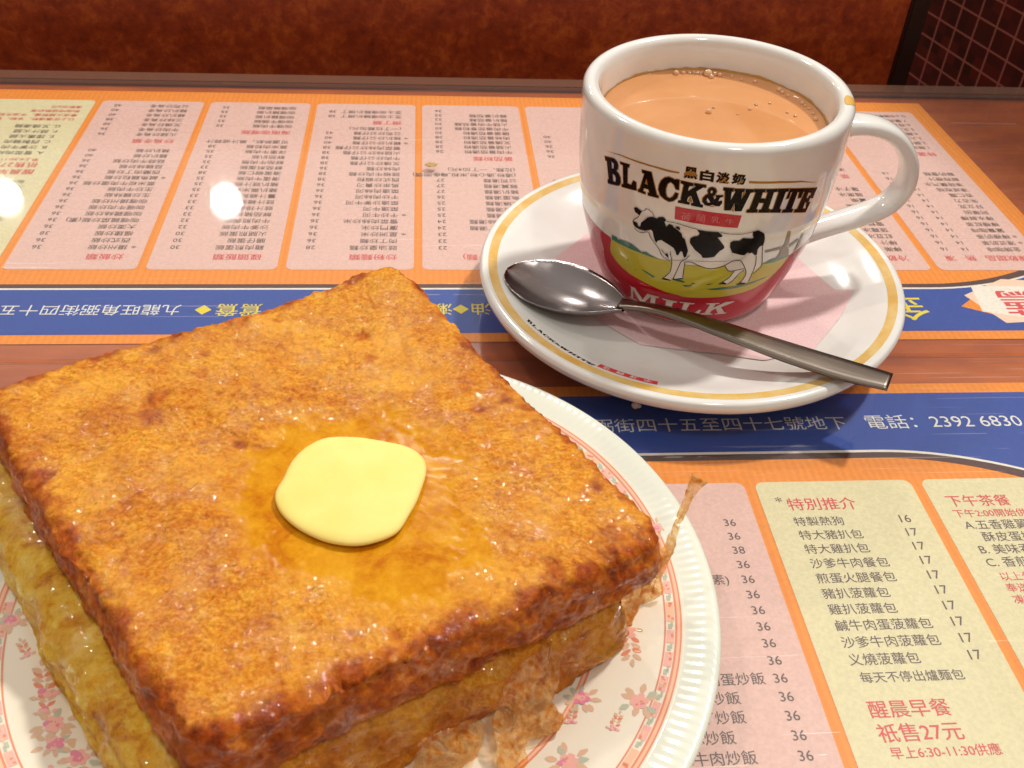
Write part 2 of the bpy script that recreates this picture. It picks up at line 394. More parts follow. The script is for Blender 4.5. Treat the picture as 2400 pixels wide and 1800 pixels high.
# outlines of butter, paper slip and egg lace (1/100 mm)
FRD={'butter':[(-2216,18124),(-1714,18095),(-1082,17932),(-578,17792),(-203,17490),(-55,17127),(-81,16741),(-202,16301),(-320,15808),(-481,15522),(-614,15087),(-836,14818),(-1325,14653),(-1701,14589),(-2220,14709),(-2804,15028),(-3176,15377),(-3448,15794),(-3542,16121),(-3521,16451),(-3358,16683),(-3350,17062),(-3158,17554),(-2825,17949),(-2515,18111)],'wet':[(-2202,18996),(-3832,18384),(-4451,16901),(-4260,15536),(-3390,14507),(-2058,13755),(-519,13137),(737,13432),(1067,14743),(742,16490),(52,18149),(-1134,19143)],'paper':[(4767,31220),(6242,32961),(8531,34167),(13449,32879),(14697,28673),(15253,28425),(14490,27215),(12829,25291),(11092,24963),(9792,25512),(7126,26108),(5872,27550)],'drape':[[(1953,12663,2400),(2284,12950,2400),(2704,13387,2200),(3138,13494,1900),(3004,13233,1700),(2882,12823,1500),(2709,12405,1100),(2941,12256,950),(2807,11945,900),(2505,11788,900),(2104,11663,950),(2020,11229,900),(1894,10914,900),(1469,10906,950),(1336,11849,1300),(1415,12083,1600),(1622,12390,2000)],[(5402,15750,2400),(5869,15878,2000),(5754,15528,1700),(5779,15450,1200),(5276,15259,1000),(5004,15068,900),(4921,14672,850),(4605,14700,900),(4364,14892,1300),(4250,15019,1700),(4780,15370,2200)],[(3375,14269,3000),(3741,14290,2700),(4113,14307,2400),(4409,14396,1800),(4614,14422,1200),(4411,14535,1200),(4157,14458,1800),(3817,14317,2400),(3547,14165,2800)],[(2920,13340,2200),(3410,13970,2200),(4207,14354,2000),(4330,14440,1400),(4136,14324,1000),(3764,14181,1000),(3343,13924,950),(3155,13764,900),(3053,13617,900)],[(-270,11288,1800),(470,11702,1600),(984,11971,1400),(1144,11952,1100),(1082,11599,900),(840,11255,900),(212,11044,900),(-403,10913,950)],[(-9765,16065,1200),(-9262,15648,1800),(-8915,15220,1800),(-8997,15079,1300),(-9424,15406,1000),(-9669,15792,1000)],[(-9062,15082,1300),(-8421,14409,2000),(-7844,13629,2000),(-7814,13457,1400),(-8299,13899,1000),(-8457,14133,1000),(-8997,14776,950),(-9152,15027,1000)],[(-7733,13318,1600),(-7332,13029,2000),(-6955,12281,1800),(-6585,11890,1600),(-6692,12004,1200),(-7308,12625,950),(-7576,13094,950),(-7814,13470,1000)]],'tail':[(5194,15747,2000),(5608,15770,2150),(5892,15907,2300),(6064,16238,2600),(6308,16600,2900),(6594,17042,3200),(6773,17191,3500)],'thorn':[(5860,16036,2250),(6168,16102,2100),(6247,15935,2000)],'motif':[(-8627,13344),(-8223,12550),(-8060,12069),(-7505,11748),(-9896,15285),(3479,12840),(4734,12505),(4845,14444),(2948,11162),(6226,17955)],'inner':[(2250,11540),(3751,13772)],'crumb':(6678,23780),'smear':(244,40489)}

# ------------------------------------------------------------------ table, partition, tiled wall (the surface and the background)
Y0 = .2641          # seam between the two menus
m_lam = mat('brown_laminate', (140, 70, 34), .35)
k = NT(m_lam)
c = k.coord((1, 1, 1))
n1 = k.noise(k.coord((9, 60, 20), (0, 0, R(-12))), 1.0, 6, .6, .6)
n2 = k.noise(k.coord((30, 130, 60), (0, 0, R(-14))), 1.0, 5, .65, .4)
a1 = k.ramp(n1, [(.3, (130, 54, 18)), (.5, (168, 78, 20)), (.68, (196, 104, 30))])
a2 = k.ramp(n2, [(.35, (144, 62, 28)), (.65, (188, 92, 24))])
k.l(k.mix(.45, a1, a2), k.b.inputs['Base Color'])
v = [(x, y, z) for z in (-.025, -.0008) for y in (-.35, .507) for x in (-.75, .85)]
f = [(0, 2, 3, 1), (4, 5, 7, 6), (0, 1, 5, 4), (2, 6, 7, 3), (0, 4, 6, 2), (1, 3, 7, 5)]
table = mesh_obj('table_top', v, f, m_lam, smooth=False)
tag(table, 'brown wood-grain laminate table top under the menus and clear covers', 'table', kind='structure')

m_pan = mat('mottled_brown_laminate', (120, 48, 22), .42, spec=.35)
k = NT(m_pan)
c = k.coord((1, 1, 1))
n1 = k.noise(c, 42, 7, .68, .5)
n2 = k.noise(c, 150, 6, .7, .3)
n3 = k.noise(c, 4.5, 2)
q = k.mix(.5, n1, n2)
k.l(k.ramp(q, [(.36, (118, 40, 18)), (.50, (158, 62, 26)), (.64, (196, 94, 38))]), k.b.inputs['Base Color'])
k.l(k.bump(n2, .15, .0006), k.b.inputs['Normal'])


def box(name, lo, hi, m, parent=None, bev=0.0):
    bm = bmesh.new()
    bmesh.ops.create_cube(bm, size=1)
    for w in bm.verts:
        w.co = Vector([lo[i] + (w.co[i] + .5) * (hi[i] - lo[i]) for i in range(3)])
    if bev:
        bmesh.ops.bevel(bm, geom=list(bm.edges), offset=bev, segments=2, affect='EDGES')
    return bm_obj(name, bm, m, parent, smooth=False)


panel = empty('partition', (0, .56, -.6))
box('panel_board', (-1.3, 0, 0), (.2795, .03, .672), m_pan, panel)
m_edge = mat('dark_edge_trim', (44, 22, 14), .45)
box('edge_trim', (.2796, -.003, 0), (.2905, .033, .672), m_edge, panel, .001)
tag(panel, 'mottled red-brown laminate partition behind the table, with a dark edge strip', 'partition', kind='structure')

m_tile = mat('dark_red_mosaic', (70, 12, 10), .3, spec=.4)
k = NT(m_tile)
tc = k.n('TexCoord')
sp = k.n('SeparateXYZ')
k.l(tc.outputs['Object'], sp.inputs[0])


def gridline(ax, step, w):
    a = k.math('PINGPONG', sp.outputs[ax], step / 2)
    return k.math('LESS_THAN', a, w)


g = k.math('MAXIMUM', gridline(0, .0225, .0009), gridline(2, .0172, .0007))
cell = k.n('TexWhiteNoise', noise_dimensions='2D')
cv = k.n('CombineXYZ')
k.l(k.math('FLOOR', k.math('DIVIDE', k.math('ADD', sp.outputs[0], .01125), .0225)), cv.inputs[0])
k.l(k.math('FLOOR', k.math('DIVIDE', k.math('ADD', sp.outputs[2], .0086), .0172)), cv.inputs[1])
k.l(cv.outputs[0], cell.inputs['Vector'])
tcol = k.ramp(cell.outputs[0], [(0, (50, 7, 6)), (1, (82, 16, 10))])
k.l(k.mix(g, tcol, (150, 84, 74)), k.b.inputs['Base Color'])
wl = mesh_obj('tiled_wall', [(-.9, 0, -.6), (1.2, 0, -.6), (1.2, 0, .5), (-.9, 0, .5), (-.9, .05, -.6), (1.2, .05, -.6), (1.2, .05, .5), (-.9, .05, .5)],
              [(0, 1, 2, 3), (5, 4, 7, 6), (1, 5, 6, 2), (4, 0, 3, 7), (3, 2, 6, 7)], m_tile, smooth=False)
wl.location = (.413, .80, 0)
wl.rotation_euler = (0, 0, math.atan2(-.988, .156))
tag(wl, 'dark red small-tiled wall with pale grout lines behind the end of the table', 'wall', kind='structure')

# ------------------------------------------------------------------ the two printed menus
PIT, GAP = .05219, .0033
NCOL = 10
V_TH, V_B0, V_B1, V_W, V_BR, V_P0, V_P1, V_END = .01268, .01786, .04554, .0466, .0492, .05909, .21278, .22469
U0, U1 = -.0075, NCOL * PIT + .0075


def paper(name, col, lines=0):
    m = mat(name, col, .55, spec=.3)
    kk = NT(m)
    nn = kk.noise(kk.coord((1, 1, 1)), 900, 3)
    d = tuple(int(x * .95) for x in col)
    base = kk.ramp(nn, [(.35, d), (.65, col)])
    if lines:
        wv = kk.n('TexWave')
        wv.inputs['Scale'].default_value = 130
        wv.inputs['Distortion'].default_value = 2.0
        wv.inputs['Detail'].default_value = 3
        kk.l(kk.coord((1, .05, 1)), wv.inputs[0])
        base = kk.mix(kk.math('MULTIPLY', wv.outputs[1], .35), base, (222, 112, 20))
    kk.l(base, kk.b.inputs['Base Color'])
    return m


m_or = paper('orange_print', (243, 150, 34), 1)
m_pink = paper('pink_print', (228, 190, 181))
m_yel = paper('cream_print', (226, 218, 176))
m_blue = paper('blue_print', (8, 68, 164))
m_wht = paper('white_print', (240, 236, 226))
m_brn = paper('dark_brown_print', (78, 44, 40))
m_ink = mat('grey_brown_ink', (88, 68, 66), .6)
m_red = mat('red_ink', (214, 58, 62), .6)
m_wink = mat('white_ink', (226, 226, 222), .6)
m_yink = mat('yellow_ink', (228, 208, 30), .6)

RICE = ['*揚州炒飯', '西式炒飯', '福建炒飯', '大澳炒飯', '咖喱雜菜炒飯(素)', '咖喱雞絲炒飯', '咖喱牛肉炒飯', '咖喱揚州炒飯', '生炒雞絲飯', '生炒牛肉飯', '粟米崧牛肉蛋炒飯', '*鹹魚雞粒炒飯', '西蘭肉丁炒飯', '菇雞絲炒飯', '菇蒜牛肉炒飯', '雞扒炒飯', '豬扒炒飯']
PLATE = ['雞肉煎蛋飯', '腸仔蛋飯', '火腿煎蛋飯', '沙爹牛肉飯', '牛肉煎蛋飯', '鮮茄豬扒飯', '豉汁排飯', '豉汁雞飯', '薑汁雞飯', '豬扒粟米飯', '豬扒豉汁飯', '滑蛋牛肉飯', '滑蛋蝦仁飯', '鮮茄煎蛋飯', '鮮茄牛肉飯', '鮮茄扒飯', '洋蔥牛肉飯', '粟米肉粒飯', '可選熱飲，黑汁或蒜汁']
NOOD = ['豉油皇炒麵', '肉丁炒麵', '*星洲炒米', '廈門炒米', '雪菜肉絲炒米', '*干炒牛河', '菜遠牛河', '菜遠沙爹牛河', '干炒肉絲河', '菜遠肉絲河', '馬來炒貴刁', '西式炒蝦粉', '豉椒牛肉炒麵', '肉絲炒麵', '叉燒炒公仔麵', '牛肉炒公仔麵', '火腿絲炒公仔麵', '雪菜肉絲炒公仔麵', '*雞扒炒公仔麵', '*豬扒炒公仔麵', '公司炒公仔麵', '(一丁拉麵加元)']
SOUP = ['餐蛋湯麵', '腸仔湯麵', '火腿湯麵', '五香肉丁湯麵', '雪菜肉絲湯麵', '沙爹湯麵', '牛肉湯麵', '叉燒湯麵', '魚蛋湯麵', '豬扒湯麵', '雞翼湯麵', '公司湯麵', '(通粉,通心粉,米粉,烏冬同價)', '(拉麵、一丁加4元)']
DRK = ['*金牌咖啡', '*港式奶茶', '*檸檬奶茶', '鴛鴦咖啡', '檸檬紅茶', '檸水鮮檸', '阿華田', '好立克', '朱古力', '杏仁霜', '凍咸柑桔', '凍荷蘭汽水', '鮮榨橙汁', '鮮奶雪糕']
SAND = ['檸樂', '檸汁', '紅豆冰', '菠蘿冰', '雪糕紅豆冰', '涼粉冰', '鮮奶', '熱檸樂', '薑樂', '雜果冰', '蓮子冰']


def lst(a, n=None):
    return '\n'.join(a[:n])


# per column: (panel tint, [(kind, v, text, size, x, line pitch)])
def price_rows(v0, names, prices, pitch=.0052, size=.0038, xp=.0405, xn=.0082, h=''):
    out = []
    if h:
        out.append(('r', v0 - .0066, h, .0047, xn, 0, 0))
    for i, nme in enumerate(names):
        st = nme.startswith('*')
        out.append(('k', v0 + i * pitch, nme[1:] if st else nme, size, xn, 0, 0))
        if st:
            out.append(('k', v0 + i * pitch + .001, '*', size * 1.2, xn - .0032, 0, 0))
    for i, p in enumerate(prices):
        out.append(('k', v0 + i * pitch, p, size, xp, 0, .1))
    return out


COLS = []
COLS.append(('p', price_rows(.0765, DRK, [], h='凍飲甜品') + [('k', .0765 + i * .0052, '14', .0036, .0310, 0, .1) for i in range(14)]
             + [('k', .0765 + i * .0052, '16', .0036, .0400, 0, .1) for i in range(14)] + [('r', .0699, '熱', .0046, .031, 0, 0), ('r', .0699, '凍', .0046, .040, 0, 0)]
             + price_rows(.172, ['1.豬扒包', '2.腸仔通粉', '3.火腿意粉', '4.雞絲湯米', '5.叉燒濑粉', '6.吞拿魚包', '7.餐肉煎蛋'], [], h='特選早餐')
             + [('k', .2085, '以上任選奉送咖啡或奶茶', .003, .0062, 0, 0)]))
COLS.append(('p', price_rows(.0765, SAND, ['16', '16', '16', '18', '18', '16', '14', '16', '16', '18', '18'], h='冷飲類')
             + price_rows(.148, ['凍檸茶', '凍奶茶', '凍鴛鴦', '熱檸茶', '熱奶茶'], ['16', '16', '16', '14', '14'], h='茶、咖啡')
             + price_rows(.186, ['牛油多士', '煉奶多士', '西多士', '厚多士'], ['12', '12', '18', '18'], h='多士')))
COLS.append(('p', price_rows(.0765, ['鮮油多', '奶醬多', '花生醬多', '西多士', '法蘭西多', '公司三文治', '火腿三文治', '雞蛋三文治', '腿蛋三文治', '餐蛋三文治', '牛肉三文治'], ['12', '12', '13', '18', '18', '24', '14', '13', '16', '16', '17'], h='多士三文治')
             + price_rows(.152, ['菠蘿油', '豬仔包', '餐包', '雞批', '蛋撻', '腿蛋包'], ['8', '9', '6', '8', '5', '16'], h='包點')
             + price_rows(.190, ['薯條', '炸雞翼', '香腸', '沙律'], ['18', '20', '12', '22'], h='小食')))
COLS.append(('p', price_rows(.0765, ['火腿意粉', '腸仔意粉', '雞絲意粉', '叉燒意粉', '牛肉意粉', '豬扒意粉', '吉列魚意粉', '公司意粉', '焗豬扒意粉', '焗海鮮意粉', '肉醬意粉', '白汁雞意粉'], ['26', '26', '26', '28', '28', '28', '28', '30', '30', '32', '28', '28'], h='意粉類')
             + price_rows(.158, ['餐蛋治', '火腿治', '腿蛋治', '公司治', '牛肉治'], ['36', '36', '36', '40', '40'], h='治類')))
COLS.append(('p', price_rows(.0765, SOUP, ['23', '23', '23', '24', '24', '25', '25', '25', '26', '27', '27', '27', '30'], h='湯麵(公仔麵)')
             + price_rows(.162, ['牛肉番茄通粉', '火腿番茄通粉', '叉燒番茄通粉', '肉絲番茄通粉', '腸蛋番茄通粉', '牛肉番茄意粉麵', '火腿牛肉番茄麵', '豬扒番茄麵', '雞扒番茄麵'], ['26', '28', '28', '28', '30', '30', '30', '32', '32', '36'], pitch=.005, h='番茄粉麵')))
COLS.append(('p', price_rows(.0765, NOOD, ['28', '36', '36', '36', '36', '36', '36', '36', '36', '36', '36', '38', '38', '36', '38', '38', '38', '38', '40', '40', '42'], h='炒粉麵類')
             + price_rows(.1995, ['芝士咖喱豬扒撈丁', '芝士咖喱雞扒撈丁'], ['38', '38'], h='撈丁類')))
COLS.append(('p', price_rows(.0765, PLATE, ['30', '30', '30', '32', '32', '33', '33', '33', '33', '35', '35', '35', '38', '33', '35', '35', '35', '38'], h='碟頭飯類')
             + price_rows(.187, ['咖喱牛肉飯', '咖喱牛腩飯', '咖喱雞扒飯', '咖喱豬扒飯', '咖喱雜菜飯'], ['35', '35', '35', '35', '35'], h='海南咖喱飯')))
COLS.append(('p', price_rows(.0765, RICE, ['36', '36', '38', '36', '36', '36', '36', '36', '36', '36', '36', '36', '36', '36', '36', '40', '40'], h='炒飯類')
             + price_rows(.1765, ['火腿炒烏冬', '牛肉炒烏冬', '叉燒炒烏冬', '三絲炒烏冬', '雞扒炒烏冬', '豬扒炒烏冬', '公司炒烏冬'], ['36', '36', '38', '38', '40', '40', '45'], pitch=.0053, h='炒烏冬類')))
J8 = [('r', .0705, '特別推介', .0053, .0092, 0, 0), ('k', .069, '*', .005, .0062, 0, 0)]
for i, nme in enumerate(['特製熱狗', '特大豬扒包', '特大雞扒包', '沙爹牛肉餐包', '煎蛋火腿餐包', '豬扒菠蘿包', '雞扒菠蘿包', '鹹牛肉蛋菠蘿包', '沙爹牛肉菠蘿包', '义燒菠蘿包']):
    J8.append(('k', .0768 + i * .00525, nme, .0038, .0092, 0, 0))
    J8.append(('k', .0765 + i * .00525, '16' if i == 0 else '17', .0042, .0405, 0, 0))
J8 += [('k', .1292, '每天不停出爐麵包', .0034, .0104, 0, 0), ('r', .1388, '醒晨早餐', .0052, .0092, 0, 0), ('r', .1452, '祇售27元', .0053, .0092, 0, 0), ('r', .1496, '早上6:30-11:30供應', .0033, .0104, 0, 0)]
for i, nme in enumerate(['A. 雪菜肉絲', 'B. 沙爹牛肉', 'C. 西製豬肉', 'E. 煙熏火腿', 'F. 蒜汁火腿', 'G. 叉燒湯麵']):
    J8.append(('k', .1565 + i * .0055, nme, .0040, .0104, 0, 0))
for i, nme in enumerate(['以上任選通粉、米粉、意粉', '奉送火腿煎蛋、牛油方包', '熱咖啡或熱奶茶', '凍飲加2元']):
    J8.append(('r', .1915 + i * .0047, nme, .0033, .0062, 0, 0))
COLS.append(('y', J8))
J9 = [('r', .0703, '下午茶餐', .0050, .0062, 0, 0), ('r', .0748, '下午2:00開始供應', .0034, .0062, 0, 0)]
for i, nme in enumerate(['A.五香雞翼兩隻', '   酥皮蛋撻一個', 'B. 美味吞拿魚包', 'C. 香煎雞扒包']):
    J9.append(('k', .0796 + i * .0047, nme, .0040, .0076, 0, 0))
for i, nme in enumerate(['以上任選一款', '奉送咖啡奶茶', '凍飲加2元']):
    J9.append(('r', .0986 + i * .0040, nme, .0033, .0092, 0, 0))
J9 += [('r', .1144, '精選下午茶', .0050, .0110, 0, 0), ('r', .1192, '祇售28元', .0050, .0110, 0, 0)]
for i, nme in enumerate(['A. 火腿通粉', 'B. 腸仔米粉', 'C. 餐蛋公仔麵', 'D. 豬扒意粉', 'E. 牛肉烏冬', 'F. 雞翼薯條']):
    J9.append(('k', .128 + i * .0056, nme, .0040, .0092, 0, 0))
J9 += [('r', .172, '奉送咖啡或奶茶', .0036, .0072, 0, 0), ('r', .178, '凍飲加2元', .0036, .0072, 0, 0)]
COLS.append(('y', J9))


def wave(u):
    """the blue band swells towards both ends of the sheet"""
    e = min(max(u, -.002), max(NCOL * PIT - u, -.002))
    return 4.6 * (.06 - e) ** 2 if e < .06 else 0.0


def rrect(x0, y0, x1, y1, r, n=5):
    out = []
    for cx, cy, a0 in ((x1 - r, y1 - r, 0), (x0 + r, y1 - r, 90), (x0 + r, y0 + r, 180), (x1 - r, y0 + r, 270)):
        out += [(cx + r * math.cos(R(a0 + 90 * i / n)), cy + r * math.sin(R(a0 + 90 * i / n))) for i in range(n + 1)]
    return out


def build_menu():
    """sheet space: x = u (left to right for its reader), y = -v (down the page), z = up"""
    root = empty('menu_sheet')
    bm = bmesh.new()
    flat_poly(bm, [[(U0, -V_END), (U1, -V_END), (U1, -V_TH), (U0, -V_TH)]], -.00055)
    p = bm_obj('paper', bm, m_or, root, False)
    us = [U0 + .0005 + (U1 - U0 - .001) * i / 120 for i in range(121)]
    bm = bmesh.new()

    def strip(fa, fb, z, mi):
        for i in range(120):
            vv = [bm.verts.new((us[j], -g(us[j]), z)) for j, g in ((i, fb), (i + 1, fb), (i + 1, fa), (i, fa))]
            bm.faces.new(vv).material_index = mi
    strip(lambda u: V_B0, lambda u: V_B1 + wave(u), -.00048, 0)
    strip(lambda u: V_B1 + wave(u), lambda u: V_W + wave(u), -.00048, 1)
    strip(lambda u: V_W + wave(u), lambda u: V_BR + wave(u) * 1.15, -.00048, 2)
    hb = bm_obj('header_band', bm, [m_blue, m_wht, m_brn], root, False)
    z = -.00042
    words = []

    def add_word(_, s, x, y, size, z_, mi, bold=0.0, sx=1.0):
        b_ = bmesh.new()
        add_text(b_, s, x, y, size, z_, 0, bold, 1.0, sx)
        bm_obj('header_text', b_, m_yink if mi else m_wink, hb, False)
    add_word(0, '九龍旺角弼街四十五至四十七號地下', .3455, -.0352, .0070, z, 0, sx=1.0)
    add_word(0, '電話：2392 6830', .4635, -.0352, .0074, z, 0)
    add_word(0, '◆', .3345, -.0348, .0062, z, 1)
    add_word(0, '鴛鴦', .3165, -.0355, .0085, z, 1, .012)
    add_word(0, '◆', .2420, -.0348, .0062, z, 1)
    add_word(0, '奶油', .2262, -.0355, .0078, z, 1, .012)
    add_word(0, '瀨粉', .2482, -.0355, .0078, z, 1, .012)
    add_word(0, '餐廳', .100, -.0375, .014, z, 1, .02)
    add_word(0, '金', .0665, -.0385, .0165, z, 1, .02)
    # starburst with red characters at the left end of the band
    bm = bmesh.new()
    flat_poly(bm, [[(.005, -.0195), (.028, -.0205), (.053, -.0335), (.036, -.0475), (.010, -.052), (-.006, -.036)]], -.00043, 0)
    flat_poly(bm, [[(-.006, -.026), (.040, -.0225), (.0485, -.041), (.028, -.0525), (-.005, -.0495)]], -.00040, 1)
    flat_poly(bm, [[(-.006, -.0215), (.020, -.023), (.046, -.030), (.043, -.0475), (.004, -.047)]], -.00038, 2)
    add_text(bm, '推薦', .000, -.0425, .018, -.00034, 3, .05)
    bm_obj('badge', bm, [m_or, paper('pale_pink_print', (246, 214, 190)), m_wht, m_red], root, False)
    for j, (tint, rows) in enumerate(COLS):
        bm = bmesh.new()
        flat_poly(bm, [rrect(j * PIT + GAP / 2, -V_P1, (j + 1) * PIT - GAP / 2, -V_P0, .0028)], -.00045)
        pp = bm_obj('price_panel', bm, m_pink if tint == 'p' else m_yel, root, False)
        # one part per heading, per list of dishes and per column of prices
        blocks = {}
        for row in rows:
            blocks.setdefault((row[0], 0 if row[4] < .028 else round(row[4], 3)), []).append(row)
        for (kind, xk), rs in blocks.items():
            rs.sort(key=lambda q: q[1])
            lists = [[rs[0]]]
            for a_, b_ in zip(rs, rs[1:]):
                if b_[1] - a_[1] > .0082:
                    lists.append([])
                lists[-1].append(b_)
            for ls in lists:
                bm = bmesh.new()
                for _, vv, s, size, x, _, off in ls:
                    add_text(bm, s, j * PIT + x, -vv, size, -.00038, 0, .014 if kind == 'r' else .006)
                bm_obj('heading_text' if kind == 'r' else ('price_text' if xk else 'dish_text'), bm, m_red if kind == 'r' else m_ink, pp, False)
    return root


def copy_tree(o, parent=None):
    c2 = o.copy()
    COL.objects.link(c2)
    c2.parent = parent
    for ch in list(o.children):
        copy_tree(ch, c2)
    return c2


near = build_menu()
near.location = (-.3214, Y0, 0)
tag(near, 'orange and blue printed menu sheet that reads upright under the plate of toast', 'menu', 'menus under the clear covers')
far = copy_tree(near)
far.location = (.2574, Y0, 0)
far.rotation_euler = (0, 0, math.pi)
tag(far, 'orange and blue printed menu sheet turned upside down behind the tea cup', 'menu', 'menus under the clear covers')

# clear acrylic covers
m_acr = bpy.data.materials.new('clear_acrylic')
m_acr.use_nodes = True
k = NT(m_acr)
k.t.nodes.remove(k.b)
out = k.t.nodes['Material Output']
tr = k.n('BsdfTransparent')
tr.inputs[0].default_value = (.985, .98, .97, 1)
gl = k.n('BsdfGlossy')
fr = k.n('Fresnel')
fr.inputs[0].default_value = 1.49
ge = k.n('NewGeometry')
fac = k.math('MULTIPLY', fr.outputs[0], k.math('SUBTRACT', 1.0, ge.outputs['Backfacing']))
mx = k.n('MixShader')
k.l(fac, mx.inputs[0])
k.l(tr.outputs[0], mx.inputs[1])
k.l(gl.outputs[0], mx.inputs[2])
# fine scratches: three sets of thin stretched noise
hs = None
for ang, sc in ((22, 1), (-38, 1.3), (75, .8)):
    nn = k.noise(k.coord((9 * sc, 900 * sc, 1), (0, 0, R(ang))), 1.0, 2, .5, .15)
    h = k.math('GREATER_THAN', nn, .705)
    hs = h if hs is None else k.math('MAXIMUM', hs, h)
pres = k.math('GREATER_THAN', k.noise(k.coord((1, 1, 1)), 22, 3), .50)
hs = k.math('MULTIPLY', hs, pres)
k.l(k.math('ADD', k.math('MULTIPLY', hs, .25), .034), gl.inputs['Roughness'])
df = k.n('BsdfDiffuse')
df.inputs[0].default_value = s2l((235, 225, 215))
m2 = k.n('MixShader')
k.l(k.math('MULTIPLY', k.math('ADD', k.math('MULTIPLY', hs, .10), .030), k.math('SUBTRACT', 1.0, ge.outputs['Backfacing'])), m2.inputs[0])
k.l(mx.outputs[0], m2.inputs[1])
k.l(df.outputs[0], m2.inputs[2])
g2 = k.n('BsdfGlossy')
g2.inputs['Roughness'].default_value = .42
m3 = k.n('MixShader')
k.l(k.math('MULTIPLY', fac, .2), m3.inputs[0])
k.l(m2.outputs[0], m3.inputs[1])
k.l(g2.outputs[0], m3.inputs[2])
k.l(m3.outputs[0], out.inputs[0])
ACR = .002
ca = box('clear_cover', (-.74, -.34, -.0002), (.84, Y0 - .0004, ACR), m_acr, None, .0005)
tag(ca, 'clear scratched acrylic sheet under the plate of toast', 'cover', 'clear acrylic covers')
cb = box('clear_cover', (-.74, Y0 + .0004, -.0002), (.84, .5065, ACR), m_acr, None, .0005)
m_strip = mat('edge_reflection_tint', (112, 80, 66), .12, coat=.6)  # mauve paints in the reflection and refraction along the sheet's far edge
es = box('cover_edge_reflection', (-.735, .4955, -.0001), (.835, .5066, ACR + .0004), m_strip, cb, .0006)
tag(cb, 'clear acrylic sheet over the upside-down menu, mirroring two round lamps', 'cover', 'clear acrylic covers')

# ------------------------------------------------------------------ porcelain
m_por = mat('white_porcelain', (236, 234, 229), .12, coat=.6, spec=.5)
k = NT(m_por)
nn = k.noise(k.coord((1, 1, 1)), 60, 3)
k.l(k.ramp(nn, [(.3, (231, 229, 223)), (.7, (238, 237, 232))]), k.b.inputs['Base Color'])
m_tan = mat('tan_glaze', (226, 182, 96), .15, coat=.6)
k = NT(m_tan)
k.l(k.ramp(k.noise(k.coord((1, 1, 1)), 70, 5, .7), [(.32, (232, 206, 146)), (.6, (222, 176, 88))]), k.b.inputs['Base Color'])
m_gold = mat('gold_brown_print', (168, 118, 40), .22, coat=0, spec=.3)
m_blk = mat('black_print', (18, 9, 9), .22, coat=0, spec=.14)
m_cred = mat('crimson_print', (190, 10, 40), .12, coat=.2)
m_grn = mat('meadow_print', (196, 186, 44), .14, coat=.2)
m_bush = mat('dark_green_print', (20, 108, 84), .16, coat=.6)
m_mill = mat('olive_brown_print', (124, 98, 56), .16, coat=.6)
m_pwh = mat('white_print_glaze', (230, 222, 212), .14, coat=.6)

# saucer and cup share a slight tilt: the saucer straddles the seam of the two covers
NV = Vector((-.02053326, -.0318406, .99928202)).normalized()
E1 = Vector((0, 1, 0)).cross(NV).normalized()
E2 = NV.cross(E1)


def frame(o, p):
    o.matrix_world = Matrix(((E1.x, E2.x, NV.x, p[0]), (E1.y, E2.y, NV.y, p[1]), (E1.z, E2.z, NV.z, p[2]), (0, 0, 0, 1)))


S0 = Vector((.09398668, .29486889, .02))      # centre of the saucer's rim plane
FOOT = .0169
SB = S0 - NV * FOOT                            # saucer foot
B0 = Vector((.09488628, .30047852, .01000718))  # cup foot

SR = [0, .030, .034, .040, .048, .054, .058, .062, .066, .0694, .0722, .0738, .0748, .0754]
SZ = [.0069, .0069, .0071, .0078, .0091, .0106, .0119, .0135, .0152, .0164, .0169, .01705, .0166, .0155]


def sz(r):
    return interp(r, SR, SZ)


saucer = empty('saucer')
frame(saucer, SB)
tag(saucer, 'round white china saucer with a tan ring, carrying the cup and spoon', 'saucer')
prof = [tuple(p) for p in smooth_curve([(r, z) for r, z in zip(SR, SZ)][1:], 5)]
prof = [(.0001, .0069), (.015, .0069)] + prof
prof += [tuple(p) for p in smooth_curve([(.0754, .0150), (.0751, .0138), (.0738, .0122), (.068, .0098), (.056, .0058), (.044, .0030), (.036, .0017), (.034, .0001), (.031, 0), (.0295, .0012), (.020, .0022), (.0001, .0022)], 4)]
v, f = lathe(prof, 160)
n = len(prof)
mesh_obj('dish', v, f, m_por, saucer)
rp = [(r, sz(r) + .00006) for r in (.0692, .0700, .0708, .0716, .0724)]
v, f = lathe(rp, 160)
mesh_obj('tan_ring', v, f, m_tan, saucer)

# cup profile
PH = [0, 1, 2.5, 4, 8, 12, 16, 20, 24, 28, 32, 36, 40, 44, 50, 56, 62, 68, 73]
PR = [26.8, 28.2, 29.7, 30.8, 32.8, 34.4, 35.9, 37.1, 38.2, 39.4, 40.3, 41, 41.7, 42.2, 42.8, 43.1, 43.3, 43.35, 43.3]


_SC = smooth_curve([(r, h) for r, h in zip(PR, PH)], 8)
_SR, _SH = [q.x for q in _SC], [q.y for q in _SC]


def cr(h):
    return interp(h * 1000, _SH, _SR) / 1000


